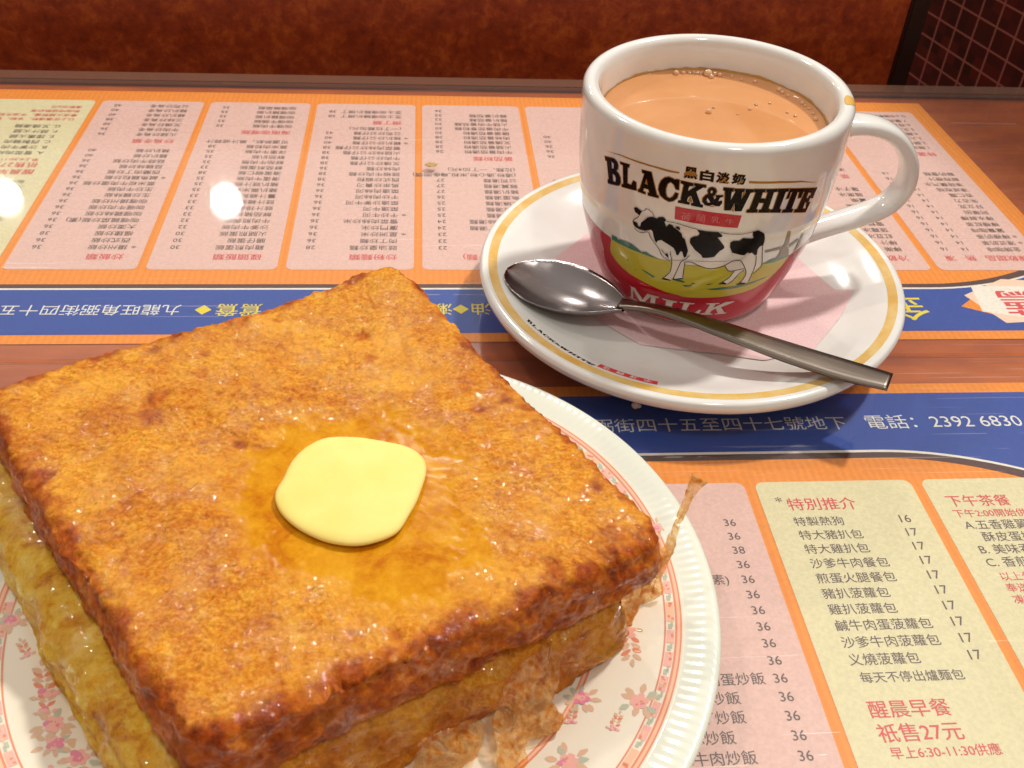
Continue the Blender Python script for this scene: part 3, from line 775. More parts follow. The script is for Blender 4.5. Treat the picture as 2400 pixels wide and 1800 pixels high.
cup = empty('tea_cup')
frame(cup, B0)
tag(cup, 'white china cup with a red foot and a printed dairy cow, full of milk tea', 'cup')
sm = [tuple(q) for q in smooth_curve([(r / 1000, h / 1000) for r, h in zip(PR, PH)], 8)]
lip = [(.0406 + .0027 * math.cos(R(a)), .0733 + .0027 * math.sin(R(a)) * 1.0) for a in range(15, 180, 15)]
inner = [(.0377, .0725), (.0373, .070), (.0368, .064), (.0362, .055), (.0352, .042), (.0335, .028), (.0300, .016), (.0240, .0095), (.012, .0085), (.0001, .0085)]
inner = [tuple(q) for q in smooth_curve(inner, 4)]
prof = [(.0001, .0016), (.0225, .0016), (.0235, .0002), (.0262, 0)] + sm + lip + inner
v, f = lathe(prof, 192)
m_cup = m_por.copy()
m_cup.name = 'white_porcelain_cup'
mesh_obj('cup_body', v, f, m_cup, cup)

# handle: a flattened bow swept along its centre line
path = smooth_curve([(.0395, 0, .0605), (.047, 0, .0618), (.055, 0, .0612), (.0625, 0, .0582), (.0685, 0, .0525), (.0720, 0, .0455), (.0722, 0, .0378), (.0680, 0, .0310), (.0600, 0, .0268), (.0500, 0, .0232), (.0400, 0, .0195), (.0345, 0, .0170)], 6)
v, f = [], []
NS = 20
for i, p in enumerate(path):
    t = (path[min(i + 1, len(path) - 1)] - path[max(i - 1, 0)]).normalized()
    nrm = Vector((-t.z, 0, t.x))
    u = i / (len(path) - 1)
    fl = .9 + .55 * max(0, 1 - u / .16) ** 2 + .75 * max(0, (u - .84) / .16) ** 2
    hw, ht = .0056 * (1 + .25 * (fl - 1)), .0031 * fl
    for j in range(NS):
        a = 2 * math.pi * j / NS
        ca_, sa_ = math.cos(a), math.sin(a)
        ca_ = math.copysign(abs(ca_) ** .8, ca_)
        sa_ = math.copysign(abs(sa_) ** .8, sa_)
        v.append(tuple(p + nrm * (ht * sa_) + Vector((0, hw * ca_, 0))))
for i in range(len(path) - 1):
    for j in range(NS):
        f.append((i * NS + j, i * NS + (j + 1) % NS, (i + 1) * NS + (j + 1) % NS, (i + 1) * NS + j))
mesh_obj('handle', v, f, m_por, cup)


# printed decoration, wrapped on the cup: coordinates are (angle in degrees, height in mm)
def wrap(bm, loops, off, mi=0, lim=.0018, cyc=True):
    b2 = bmesh.new()
    K = R(1) * .042
    pts, tris = poly_tris([[(p[0] * K, p[1] / 1000) for p in lp] for lp in loops])
    vs = [b2.verts.new(p) for p in pts]
    for t in tris:
        try:
            b2.faces.new([vs[i] for i in t])
        except ValueError:
            pass
    refine(b2, lim)
    put(bm, b2, off, mi)


def put(bm, b2, off, mi):
    K = R(1) * .042
    mp = {}
    for w in b2.verts:
        th, h = w.co.x / K, w.co.y
        h = max(h, .0003)
        r = cr(h)
        dr = (cr(h + .0005) - cr(max(h - .0005, 0))) / .001
        nl = math.hypot(1, dr)
        r2 = r + off / nl
        h2 = h - off * dr / nl
        mp[w] = bm.verts.new((r2 * math.cos(R(th)), r2 * math.sin(R(th)), h2))
    b2.normal_update()
    for q_ in b2.faces:
        vv = [mp[w] for w in q_.verts]
        if q_.normal.z < 0:
            vv.reverse()
        bm.faces.new(vv).material_index = mi
    b2.free()


def grow(lp, d):
    """offset a closed outline by d mm (angle/height space)"""
    kk = R(1) * 42
    P = [Vector((a * kk, h)) for a, h in lp]
    ar = sum(P[i].x * P[(i + 1) % len(P)].y - P[(i + 1) % len(P)].x * P[i].y for i in range(len(P)))
    s = 1 if ar > 0 else -1
    out_ = []
    for i in range(len(P)):
        a, b, c_ = P[i - 1], P[i], P[(i + 1) % len(P)]
        t1, t2 = (b - a).normalized(), (c_ - b).normalized()
        nv = Vector((t1.y + t2.y, -t1.x - t2.x))
        nv = nv.normalized() if nv.length > 1e-6 else Vector((t1.y, -t1.x))
        q_ = b + nv * d * s
        out_.append((q_.x / kk, q_.y))
    return out_


def stroke(bm, pts, w, off, mi):
    kk = R(1) * 42
    P = smooth_curve([(a * kk, h, 0) for a, h in pts], 3)
    L_, R_ = [], []
    for i, p in enumerate(P):
        t = (P[min(i + 1, len(P) - 1)] - P[max(i - 1, 0)]).normalized()
        nv = Vector((-t.y, t.x, 0))
        L_.append(p + nv * w / 2)
        R_.append(p - nv * w / 2)
    b2 = bmesh.new()
    K = R(1) * .042
    l2 = [b2.verts.new((q.x / 1000, q.y / 1000, 0)) for q in L_]
    r2 = [b2.verts.new((q.x / 1000, q.y / 1000, 0)) for q in R_]
    for i in range(len(P) - 1):
        b2.faces.new((l2[i], r2[i], r2[i + 1], l2[i + 1]))
    put(bm, b2, off, mi)


def glyph_quad(bm, ch, quad, off, mi, bold=.0):
    """one character stretched into a quad TL, TR, BR, BL"""
    pts, fs = text_tris(ch, bold)
    xs = [p[0] for p in pts]
    ys = [p[1] for p in pts]
    b2 = bmesh.new()
    K = R(1) * .042
    vs = []
    for x, y in pts:
        a = (x - min(xs)) / (max(xs) - min(xs))
        b = (y - min(ys)) / (max(ys) - min(ys))
        top = [quad[0][i] * (1 - a) + quad[1][i] * a for i in (0, 1)]
        bot = [quad[3][i] * (1 - a) + quad[2][i] * a for i in (0, 1)]
        vs.append(b2.verts.new(((bot[0] * (1 - b) + top[0] * b) * K, (bot[1] * (1 - b) + top[1] * b) / 1000, 0)))
    for q_ in fs:
        try:
            b2.faces.new([vs[i] for i in q_])
        except ValueError:
            pass
    put(bm, b2, off, mi)


L1, L2, L3, L4, L5 = .00006, .00013, .00020, .00026, .00032
# crimson foot band (all round), meadow on top of it
top_pts = [(140, 32.6), (177.9, 32.6), (193.1, 33.2), (202.5, 33.1), (213.0, 33.0)] + [(a_, h_ + 1.6) for a_, h_ in sorted(DEC['grass'][1:21]) if 213.2 < a_ < 304] + [(304.41, 32.2), (310, 32.8), (340, 32.6), (500, 32.6)]
b2 = bmesh.new()
K_ = R(1) * .042
rows = 14
grid = []
for i in range(0, 361):
    a = 140 + 360 * i / 360
    ht = interp(a, [p[0] for p in top_pts], [p[1] for p in top_pts])
    lo = 2.7 + .35 * math.sin(R(a) * 2 + 1)
    grid.append([b2.verts.new((a * K_, (lo + (ht - lo) * j / rows) / 1000, 0)) for j in range(rows + 1)])
for i in range(360):
    for j in range(rows):
        b2.faces.new((grid[i][j], grid[i + 1][j], grid[i + 1][j + 1], grid[i][j + 1]))
bm = bmesh.new()
put(bm, b2, L1, 0)
bm_obj('crimson_band', bm, m_cred, cup)
bm = bmesh.new()
wrap(bm, [grow(DEC['grass'], .05)], L2, 0)
for p in DEC['bush']:
    wrap(bm, [p], L3, 1)
for p in DEC['marks']:
    wrap(bm, [p], L3, 1)
for p in DEC['mill']:
    wrap(bm, [p], L3, 2)
bm_obj('meadow_picture', bm, [m_grn, m_bush, m_mill], cup)
bm = bmesh.new()
for p in DEC['white']:
    wrap(bm, [p], L3, 0)
for p in DEC['black']:
    wrap(bm, [p], L4, 1)
for p in DEC['lines']:
    stroke(bm, p, .22, L5, 1)
bm_obj('cow_picture', bm, [m_pwh, m_blk], cup)
bm = bmesh.new()
for i, (o_, hs_) in enumerate(DEC['letters']):
    wrap(bm, [grow(o_, .30)] + [grow(h_, -.18) for h_ in hs_ if len(h_) > 3], L1, 0)
    wrap(bm, [o_] + hs_, L2, 1)
for ch, qd in zip('黑白淡奶', DEC['cjk']):
    glyph_quad(bm, ch, qd, L2, 1, .035)
    glyph_quad(bm, ch, grow(qd, .22), L1, 0, .055)
for p in DEC['gold']:
    wrap(bm, [p], L1, 0)
bm_obj('brand_lettering', bm, [m_gold, m_blk], cup)
bm = bmesh.new()
wrap(bm, [DEC['banner']], L1, 0)
m_plt = mat('pale_pink_print_glaze', (226, 120, 130), .2, coat=.5)
for ch, qd in zip('荷蘭乳牛', DEC['cjk2']):
    glyph_quad(bm, ch, qd, L2, 1)
bm_obj('red_banner', bm, [m_cred, m_plt], cup)
bm = bmesh.new()
for p in DEC['milk']:
    wrap(bm, [p], L3, 0)
bm_obj('milk_lettering', bm, m_pwh, cup)
# faint tan line round the waist and tea stain on the lip
m_st = mat('tea_stain', (226, 178, 92), .2, coat=.4)
bm = bmesh.new()
b2 = bmesh.new()
a, rings = -17.5, []
for q in range(1, 7):
    ring = []
    for i in range(24):
        t = 2 * math.pi * i / 24
        b, g = a + q / 6 * 4.6 * math.cos(t) * (1 + .2 * math.sin(3 * t)), R(78 + q / 6 * 48 * math.sin(t) * (1 + .15 * math.cos(2 * t)))
        rr2 = .0406 + .00279 * math.cos(g)
        ring.append(bm.verts.new((rr2 * math.cos(R(b)), rr2 * math.sin(R(b)), .0733 + .00279 * math.sin(g))))
    rings.append(ring)
for q in range(5):
    for i in range(24):
        bm.faces.new((rings[q][i], rings[q + 1][i], rings[q + 1][(i + 1) % 24], rings[q][(i + 1) % 24]))
bm.faces.new(rings[0])
b2.free()
bm.normal_update()
bm_obj('tea_stain', bm, m_st, cup)

# the tea itself
m_tea = mat('milk_tea', (196, 138, 92), .03, spec=.5, ior=1.62)
k = NT(m_tea)
tn = k.noise(k.coord((1, 1, 1)), 38, 4, .55, .6)
k.l(k.ramp(tn, [(.3, (202, 138, 84)), (.7, (214, 152, 100))]), k.b.inputs['Base Color'])
m_tring = mat('tea_rim', (206, 156, 84), .12)
tea = empty('milk_tea')
frame(tea, B0 + NV * .0642)
tag(tea, 'pale orange-brown milk tea with small bubbles filling the cup', 'tea')
v, f = lathe([(.0001, 0), (.012, 0), (.024, 0), (.033, 0), (.0356, .00015), (.0366, .0007)], 128)
mesh_obj('tea_surface', v, f, m_tea, tea)
v, f = [], []
for i in range(180):
    a = 2 * math.pi * i / 180
    top = .0011 + .0007 * noise.noise(Vector((math.cos(a) * 3, math.sin(a) * 3, 0))) + .0004 * noise.noise(Vector((math.cos(a) * 14, math.sin(a) * 14, 5)))
    for z in (0, top * .5, top):
        r = interp(.0642 + z, [.055, .064, .070], [.0362, .0368, .0373]) - .00016
        v.append((r * math.cos(a), r * math.sin(a), z + .0003))
for i in range(180):
    for j in (0, 1):
        q = (i + 1) % 180
        f.append((i * 3 + j, i * 3 + j + 1, q * 3 + j + 1, q * 3 + j))
mesh_obj('tide_line', v, f, m_tring, tea)
m_bub = mat('bubble_film', (226, 176, 134), .05, coat=1, spec=.9)


def bubble(x, y, r, k_):
    bm = bmesh.new()
    bmesh.ops.create_uvsphere(bm, u_segments=14, v_segments=8, radius=r)
    o = bm_obj('bubble', bm, m_bub, tea)
    o.location = (x, y, r * .35)


bl = []
for a, rr_, s in ((99, .0346, .0011), (94.5, .0347, .0008), (91, .0347, .0007), (88, .0347, .0007), (84, .0345, .0008), (80, .0338, .0016), (76, .0345, .0010), (73, .0342, .0009), (78, .0318, .0009), (66, .0347, .0006),
                  (52, .0345, .0007), (36, .0345, .0010), (33, .0340, .0008), (28, .0338, .0006), (17, .0345, .0008), (14, .0346, .0006), (10, .0346, .0006), (4, .0346, .0006), (-3, .0340, .0008), (60, .0338, .0005)):
    bl.append((rr_ * math.cos(R(a)), rr_ * math.sin(R(a)), s))
for x, y, s in ((-.0005, .004, .0010), (.002, .0075, .0005), (.014, .006, .0006), (.017, .0095, .0006), (.026, .0035, .0005), (.009, .0025, .0004), (.028, .001, .0006), (.022, .0105, .0005)):
    bl.append((x, y, s))
for b in bl:
    bubble(*b, 0)


def plane_local(x, y):
    """world x, y of a point lying in the saucer -> local polar radius and angle"""
    d = Vector((x, y, .0105)) - SB
    return d.dot(E1), d.dot(E2)


# pink paper under the cup, following the saucer's hollow
m_pap = mat('pink_paper', (240, 208, 208), .85, spec=.2)
k = NT(m_pap)
k.l(k.ramp(k.noise(k.coord((1, 1, 1)), 1500, 3), [(.3, (232, 196, 198)), (.7, (244, 216, 214))]), k.b.inputs['Base Color'])
bm = bmesh.new()
lp = [plane_local(x / 1e5, y / 1e5) for x, y in FRD['paper']]
flat_poly(bm, [lp], 0, 0, .003)
for w in bm.verts:
    r = math.hypot(w.co.x, w.co.y)
    w.co.z = max(sz(r), .0069 + max(0, r - .045) * .22) + .00025 + .0002 * noise.noise(w.co * 120)
for w in bm.verts:
    w.co.z = min(w.co.z, .0099 - .00006) if math.hypot(w.co.x - .001, w.co.y - .0056) < .029 else w.co.z
pap = bm_obj('paper_slip', bm, m_pap, None)
frame(pap, SB)
tag(pap, 'small pale pink paper slip lying in the saucer under the cup', 'paper')

# printing on the saucer's inner wall
bm = bmesh.new()


def spt(a, r, off=.00007):
    return (r * math.cos(R(a)), r * math.sin(R(a)), sz(r) + off)


def sput(loops, amap, rmap, mi, off):
    pts, tris = poly_tris(loops)
    b3 = bmesh.new()
    vs = [b3.verts.new(p) for p in pts]
    for t in tris:
        try:
            b3.faces.new([vs[i] for i in t])
        except ValueError:
            pass
    refine(b3, 3)
    b3.normal_update()
    mp = {w: bm.verts.new(spt(amap(w.co.x), rmap(w.co.y), off)) for w in b3.verts}
    for q_ in b3.faces:
        vv = [mp[w] for w in q_.verts]
        nf = bm.faces.new(vv)
        nf.material_index = mi
        nf.normal_update()
        if nf.normal.z < 0:
            nf.normal_flip()
    b3.free()


for o_, hs_ in DEC['letters']:
    sput([o_] + hs_, lambda a: 205 + (a - 207.8) / 98.8 * 27.5, lambda h: .0687 - (h - 50) / 14 * .0023, 0, .00008)
sput([[(0, 0), (17, 0), (17, 1), (0, 1)]], lambda a: 232.8 + a, lambda h: .0648 + h * .0030, 1, .00008)
for i in range(4):
    pts_, fs_ = text_tris('荷蘭乳牛'[i], .02)
    vs = [bm.verts.new(spt(234.2 + i * 3.9 + p[0] * 2.4, .0652 + p[1] * .0024, .00012)) for p in pts_]
    for q_ in fs_:
        try:
            nf = bm.faces.new([vs[j] for j in q_])
            nf.material_index = 2
            nf.normal_update()
            if nf.normal.z < 0:
                nf.normal_flip()
        except ValueError:
            pass
m_sred = mat('red_print_glaze', (226, 66, 74), .16, coat=.5)
bm_obj('printed_mark', bm, [m_blk, m_sred, m_pwh], saucer, False)

# ------------------------------------------------------------------ teaspoon
m_ss = mat('stainless_steel', (152, 143, 142), .16, metal=1)
k = NT(m_ss)
nn = k.noise(k.coord((30, 900, 900)), 1.0, 4, .6)
k.l(k.math('ADD', k.math('MULTIPLY', nn, .22), .12), k.b.inputs['Roughness'])
TIP, END = Vector((.0281, .2945, .0180)), Vector((.1407, .2236, .0236))
ax = (END - TIP).normalized()
lat = NV.cross(ax).normalized()
upv = ax.cross(lat)
LS = (END - TIP).length
spoon = empty('teaspoon')
spoon.matrix_world = Matrix(((ax.x, lat.x, upv.x, TIP.x), (ax.y, lat.y, upv.y, TIP.y), (ax.z, lat.z, upv.z, TIP.z), (0, 0, 0, 1)))
tag(spoon, 'stainless steel teaspoon lying across the saucer with its bowl beside the cup', 'spoon')
LB = .0455
WX = [0, .001, .003, .007, .013, .019, .026, .032, .037, .041, .044, .0455]
WY = [.0004, .0040, .0070, .0104, .0133, .0142, .0137, .0118, .0092, .0062, .0038, .0030]
NSB, NT_ = 40, 24
v, f = [], []


def bowl_pt(s, t, thick):
    x = LB * (1 - math.cos(s * math.pi / 2 * 1.0)) if False else LB * (s ** 1.25)
    w = interp(x, WX, WY)
    dm = .0064 * max(0.0, math.sin(math.pi * min(1, (x / LB) * .92 + .02))) ** .85
    z = -dm * (1 - abs(t) ** 2.2) + .0008 * (1 - x / LB) - .0002
    zz = z - thick * (1 if abs(t) < .999 else .6)
    return (x, w * t, zz)


for side, th_ in ((0, 0.0), (1, .0009)):
    for i in range(NSB + 1):
        for j in range(NT_ + 1):
            v.append(bowl_pt(i / NSB, -1 + 2 * j / NT_, th_))
M = (NSB + 1) * (NT_ + 1)
for i in range(NSB):
    for j in range(NT_):
        a = i * (NT_ + 1) + j
        f.append((a, a + NT_ + 1, a + NT_ + 2, a + 1))
        f.append((M + a, M + a + 1, M + a + NT_ + 2, M + a + NT_ + 1))
for i in range(NSB):
    for j in (0, NT_):
        a = i * (NT_ + 1) + j
        q_ = (a, M + a, M + a + NT_ + 1, a + NT_ + 1)
        f.append(q_ if j == 0 else tuple(reversed(q_)))
mesh_obj('bowl', v, f, m_ss, spoon)
HX = [.0435, .048, .056, .066, .080, .100, .116, .126, .1325]
HW = [.0030, .0020, .0020, .0027, .0038, .0048, .0052, .0049, .0041]
HZ = [-.0001, .0010, .0025, .0026, .0016, .0002, -.0004, -.0003, 0]
HT = [.0012, .0016, .0017, .0016, .0015, .0016, .0015, .0014, .0013]
bm = bmesh.new()
ring_prev = None
NH = 70
for i in range(NH + 1):
    x = HX[0] + (LS - HX[0]) * i / NH
    w, z, t = interp(x, HX, HW), 0, interp(x, HX, HT)
    # smooth z
    z = sum(interp(x + d, HX, HZ) for d in (-.004, -.002, 0, .002, .004)) / 5
    w = sum(interp(x + d, HX, HW) for d in (-.003, 0, .003)) / 3
    sec = [(-w, z - t * .25), (-w * .96, z), (-w * .5, z + .0002), (0, z + .00026), (w * .5, z + .0002), (w * .96, z), (w, z - t * .25), (w * .9, z - t), (0, z - t * 1.05), (-w * .9, z - t)]
    ring = [bm.verts.new((x, a, b)) for a, b in sec]
    if ring_prev:
        for j in range(len(sec)):
            bm.faces.new((ring_prev[j], ring_prev[(j + 1) % len(sec)], ring[(j + 1) % len(sec)], ring[j]))
    else:
        bm.faces.new(ring)
    ring_prev = ring
bm.faces.new(list(reversed(ring_prev)))
bmesh.ops.recalc_face_normals(bm, faces=bm.faces)
m_ssh = mat('brushed_steel', (138, 127, 117), .3, metal=1)
k = NT(m_ssh)
nn = k.noise(k.coord((40, 1500, 900)), 1.0, 4, .6)
k.l(k.math('ADD', k.math('MULTIPLY', nn, .22), .20), k.b.inputs['Roughness'])
bm_obj('spoon_handle', bm, m_ssh, spoon)

# ------------------------------------------------------------------ plate
PC = Vector((-.0206, .1609, 0))
m_plate = mat('cream_china', (238, 228, 208), .14, coat=.5)
k = NT(m_plate)
k.l(k.ramp(k.noise(k.coord((1, 1, 1)), 40, 3), [(.3, (234, 223, 202)), (.7, (240, 231, 212))]), k.b.inputs['Base Color'])
m_rim = mat('pale_celadon_rim', (228, 231, 216), .16, coat=.5)
PRR = [0, .050, .058, .0628, .067, .073, .0790, .0830, .0842]
PRZ = [.0064, .0064, .00645, .0067, .0081, .0096, .0104, .0110, .0112]


def pz(r):
    return interp(r, PRR, PRZ)


plate = empty('plate', PC)
tag(plate, 'round cream china plate with pale ribbed rim and pink flower border, holding the french toast', 'plate')
prof = [(.0001, .0064), (.02, .0064), (.04, .0064)] + [tuple(q) for q in smooth_curve([(r, z) for r, z in zip(PRR, PRZ)][1:], 4)]
prof += [(.0842, .0096), (.075, .0076), (.065, .0046), (.0585, .0024), (.0575, .00205), (.0545, .00205), (.053, .0040), (.0001, .0042)]
v, f = lathe(prof, 144)
mesh_obj('dish', v, f, m_plate, plate)
NR = 226
SEGR = NR * 6
rim_prof = [tuple(q) for q in smooth_curve([(.0840, .0111), (.0856, .0115), (.0872, .0119), (.0890, .0123), (.0908, .0125), (.0920, .0124), (.0927, .0119), (.0928, .0112), (.0920, .0104), (.0896, .0099), (.0866, .0097), (.0840, .0095)], 3)]
v, f = [], []
n = len(rim_prof)
for i in range(SEGR):
    a = 2 * math.pi * i / SEGR
    rb = math.sin(a * NR)
    rb = math.copysign(abs(rb) ** .6, rb)
    for r, z in rim_prof:
        amp = .00006 * max(0, min(1, (r - .0844) / .001)) * max(0, min(1, (.0918 - r) / .001)) if z > .0109 else 0
        v.append((r * math.cos(a), r * math.sin(a), z + rb * amp))
for i in range(SEGR):
    j = (i + 1) % SEGR
    for q in range(n - 1):
        f.append((i * n + q, j * n + q, j * n + q + 1, i * n + q + 1))
mesh_obj('ribbed_rim', v, f, m_rim, plate)
m_rose = mat('salmon_glaze', (224, 142, 112), .2, coat=.4)
m_salm = mat('pale_salmon_glaze', (240, 190, 158), .2, coat=.4)
m_pk = mat('rose_pink_glaze', (238, 178, 166), .2, coat=.4)
m_mag = mat('magenta_glaze', (226, 138, 164), .2, coat=.4)
m_leaf = mat('tan_leaf_glaze', (220, 182, 152), .2, coat=.4)
m_sage = mat('sage_glaze', (186, 190, 168), .2, coat=.4)
PM = [m_rose, m_salm, m_pk, m_mag, m_leaf, m_sage]


def ring_faces(bm, r0, r1, a0, a1, off, mi, step=2.0):
    n_ = max(1, int(abs(a1 - a0) / step))
    prev = None
    for i in range(n_ + 1):
        a = R(a0 + (a1 - a0) * i / n_)
        cur = [bm.verts.new((r * math.cos(a), r * math.sin(a), pz(r) + off)) for r in (r0, r1)]
        if prev:
            bm.faces.new((prev[0], prev[1], cur[1], cur[0])).material_index = mi
        prev = cur


bm = bmesh.new()
ring_faces(bm, .0831, .0835, 0, 360, .00008, 0, 1.5)
ring_faces(bm, .0824, .0831, 0, 360, .00007, 1, 1.5)
ring_faces(bm, .0819, .0824, 0, 360, .00008, 0, 1.5)
ring_faces(bm, .0793, .0797, 0, 360, .00008, 0, 1.5)
bm_obj('border_line', bm, PM, plate)
bm = bmesh.new()
ring_faces(bm, .0630, .0635, 0, 360, .00008, 0, 1.5)
ring_faces(bm, .0620, .0624, 0, 360, .00008, 0, 1.5)
ring_faces(bm, .0624, .0630, 0, 360, .00007, 1, 1.5)
bm_obj('border_line', bm, PM, plate)
# chain of pink and green tabs between the border lines
bm = bmesh.new()
seq = [(2.6, 2, 1), (1.8, 5, 0), (3.2, 2, 1), (1.6, 5, 0), (3.0, 2, 1), (1.6, 5, 0), (4.6, 1, 2), (1.6, 5, 0), (3.0, 2, 1), (1.6, 5, 0), (3.2, 2, 1), (2.0, 5, 0), (3.0, 2, 1), (8.4, -1, 0)]
a = -24.0
rnd = random.Random(3)
while a < 336 - 1:
    for ln, mi, kind in seq:
        if mi >= 0 and a < 336:
            if kind == 0:
                for q in range(2):
                    cx = a + ln * (.35 + .3 * q)
                    ring_faces(bm, .0802 + q * .0006, .0811 + q * .0003, cx - .55, cx + .55, .00009, mi, .4)
            else:
                ring_faces(bm, .0799, .0817, a, a + ln * .92, .00008, 1 if kind == 2 else mi, 1)
                for q in range(5):
                    r_ = .0800 + .0011 * rnd.random()
                    a_ = a + ln * .85 * rnd.random()
                    ring_faces(bm, r_, r_ + .0006, a_, a_ + .5, .00011, 0 if kind == 2 or q % 2 else 1, .3)
        a += ln
bm_obj('border_chain', bm, PM, plate)


def motif_mesh(seed, big):
    """a spray of blossom and leaves, drawn flat in its own millimetre space; returns [(loop, material)]"""
    rn = random.Random(seed)
    out_ = []

    def blob(x, y, rx, ry, rot, mi, nn_=10, leaf=False):
        lp = []
        for i in range(nn_):
            t = 2 * math.pi * i / nn_
            px, py = rx * math.cos(t), ry * math.sin(t)
            if leaf:
                py *= 1 - .55 * abs(math.cos(t)) ** 3
            jt = 1 + rn.uniform(-.16, .16)
            px, py = px * jt, py * jt
            lp.append((x + px * math.cos(rot) - py * math.sin(rot), y + px * math.sin(rot) + py * math.cos(rot)))
        out_.append((lp, mi))
    if big:
        for i in range(9):
            t = 2 * math.pi * i / 9 + rn.uniform(-.3, .3)
            d = rn.uniform(2.1, 3.2)
            blob(d * math.cos(t), d * math.sin(t), 1.15, .62, t, rn.choice((4, 4, 5, 4)), 8, True)
        for i in range(7):
            t = 2 * math.pi * i / 6
            d = 0 if i == 6 else .95
            blob(d * math.cos(t), d * math.sin(t), .85, .7, t, rn.choice((2, 3, 2)), 9)
        for i in range(5):
            blob(rn.uniform(-.9, .9), rn.uniform(-.9, .9), .32, .2, rn.uniform(0, 3), rn.choice((1, 0, 3)), 7)
    else:
        for i in range(4):
            for s in (-1, 1):
                blob(s * rn.uniform(.75, 1.05), 1.5 + i * 1.2 + rn.uniform(-.3, .3), 1.0, .52, R(90 - s * rn.uniform(38, 62)), 4 if i % 2 else 0, 8, True)
        blob(0, 6.4, .9, .44, R(90), 4, 8, True)
        for i in range(5):
            blob(rn.uniform(-.8, .8), rn.uniform(-.9, .6), .75, .6, 0, rn.choice((2, 3, 2)), 8)
        blob(1.7, -.4, .7, .5, .4, 2, 8)
        blob(-1.8, -.7, .8, .35, 2.8, 4, 8, True)
    return out_


MOT = [(-8627, 13344, 0, 20, 1.0), (-8223, 12550, 1, 0, .95), (-8060, 12069, 1, 40, .8), (-7505, 11748, 1, 80, .95), (-9896, 15285, 1, 10, .8), (3479, 12840, 1, 30, .85), (4734, 12505, 1, 0, .95),
       (4845, 14444, 0, 175, 1.0), (2948, 11162, 1, 0, 1.0), (6100, 17700, 1, 0, .7), (3150, 12250, 0, -20, .5), (-8480, 12900, 0, 15, .75), (-6900, 11150, 1, 20, 1.0), (-7900, 11350, 0, 130, .7), (2300, 10750, 0, -60, .8), (-9300, 14350, 0, 35, .55), (4050, 11900, 0, -30, .5)]
for i, (x, y, big, rot, sc) in enumerate(MOT):
    bm = bmesh.new()
    for q, (lp, mi) in enumerate(motif_mesh(40 + i, big)):
        pts, tris = poly_tris([lp])
        vs = []
        for p in pts:
            a = R(rot)
            X = x / 1e5 - PC.x + 1.35 * sc * (p.x * math.cos(a) - p.y * math.sin(a)) / 1000
            Y = y / 1e5 - PC.y + 1.35 * sc * (p.x * math.sin(a) + p.y * math.cos(a)) / 1000
            vs.append(bm.verts.new((X, Y, pz(math.hypot(X, Y)) + .00008 + q * .000006)))
        for t in tris:
            nf = bm.faces.new([vs[j] for j in t])
            nf.material_index = mi
            nf.normal_update()
            if nf.normal.z < 0:
                nf.normal_flip()
    bm_obj('flower_spray', bm, PM, plate, False)

# ------------------------------------------------------------------ french toast
CF, CR_, CB, CL = [Vector(p + (0,)) for p in ((-.0437, .0988), (.0552, .1476), (-.0098, .2602), (-.1165, .2024))]
ZTOP = .0410
BUT = Vector((-.0180, .1640, 0))
SCORCH = [(-.0703, .1912, .004), (-.0692, .1975, .0035), (-.0428, .2327, .0016), (-.0188, .2239, .0022), (-.0155, .2141, .0026), (.0261, .1936, .0034), (.0208, .1972, .0028), (-.0068, .1225, .0016), (-.0042, .1183, .0022),
          (-.0817, .1474, .004), (-.0773, .1425, .0045), (-.0604, .2165, .0015), (.0271, .1392, .003), (.0127, .1922, .002), (-.0462, .1804, .0018), (-.0300, .2480, .003), (-.0520, .2330, .0028), (-.0740, .2190, .002), (.0400, .1640, .0022), (-.0560, .1130, .003)]
WETP = [Vector((x / 1e5, y / 1e5, 0)) for x, y in FRD['wet']]
WETC = sum(WETP, Vector()) / len(WETP)


def wetness(p):
    d = Vector((p.x, p.y, 0)) - WETC
    ang = math.atan2(d.y, d.x)
    best = None
    # radius of the outline in this direction (angular interpolation)
    A = sorted((math.atan2((q - WETC).y, (q - WETC).x), (q - WETC).length) for q in WETP)
    A = [(A[-1][0] - 2 * math.pi, A[-1][1])] + A + [(A[0][0] + 2 * math.pi, A[0][1])]
    rad = interp(ang, [q[0] for q in A], [q[1] for q in A])
    x = d.length / rad + .22 * noise.noise(p * 130) + .10 * noise.noise(p * 420)
    return max(0, min(1, (1.22 - x) / .30))


def sstep(a, b, x):
    t = max(0, min(1, (x - a) / (b - a)))
    return t * t * (3 - 2 * t)


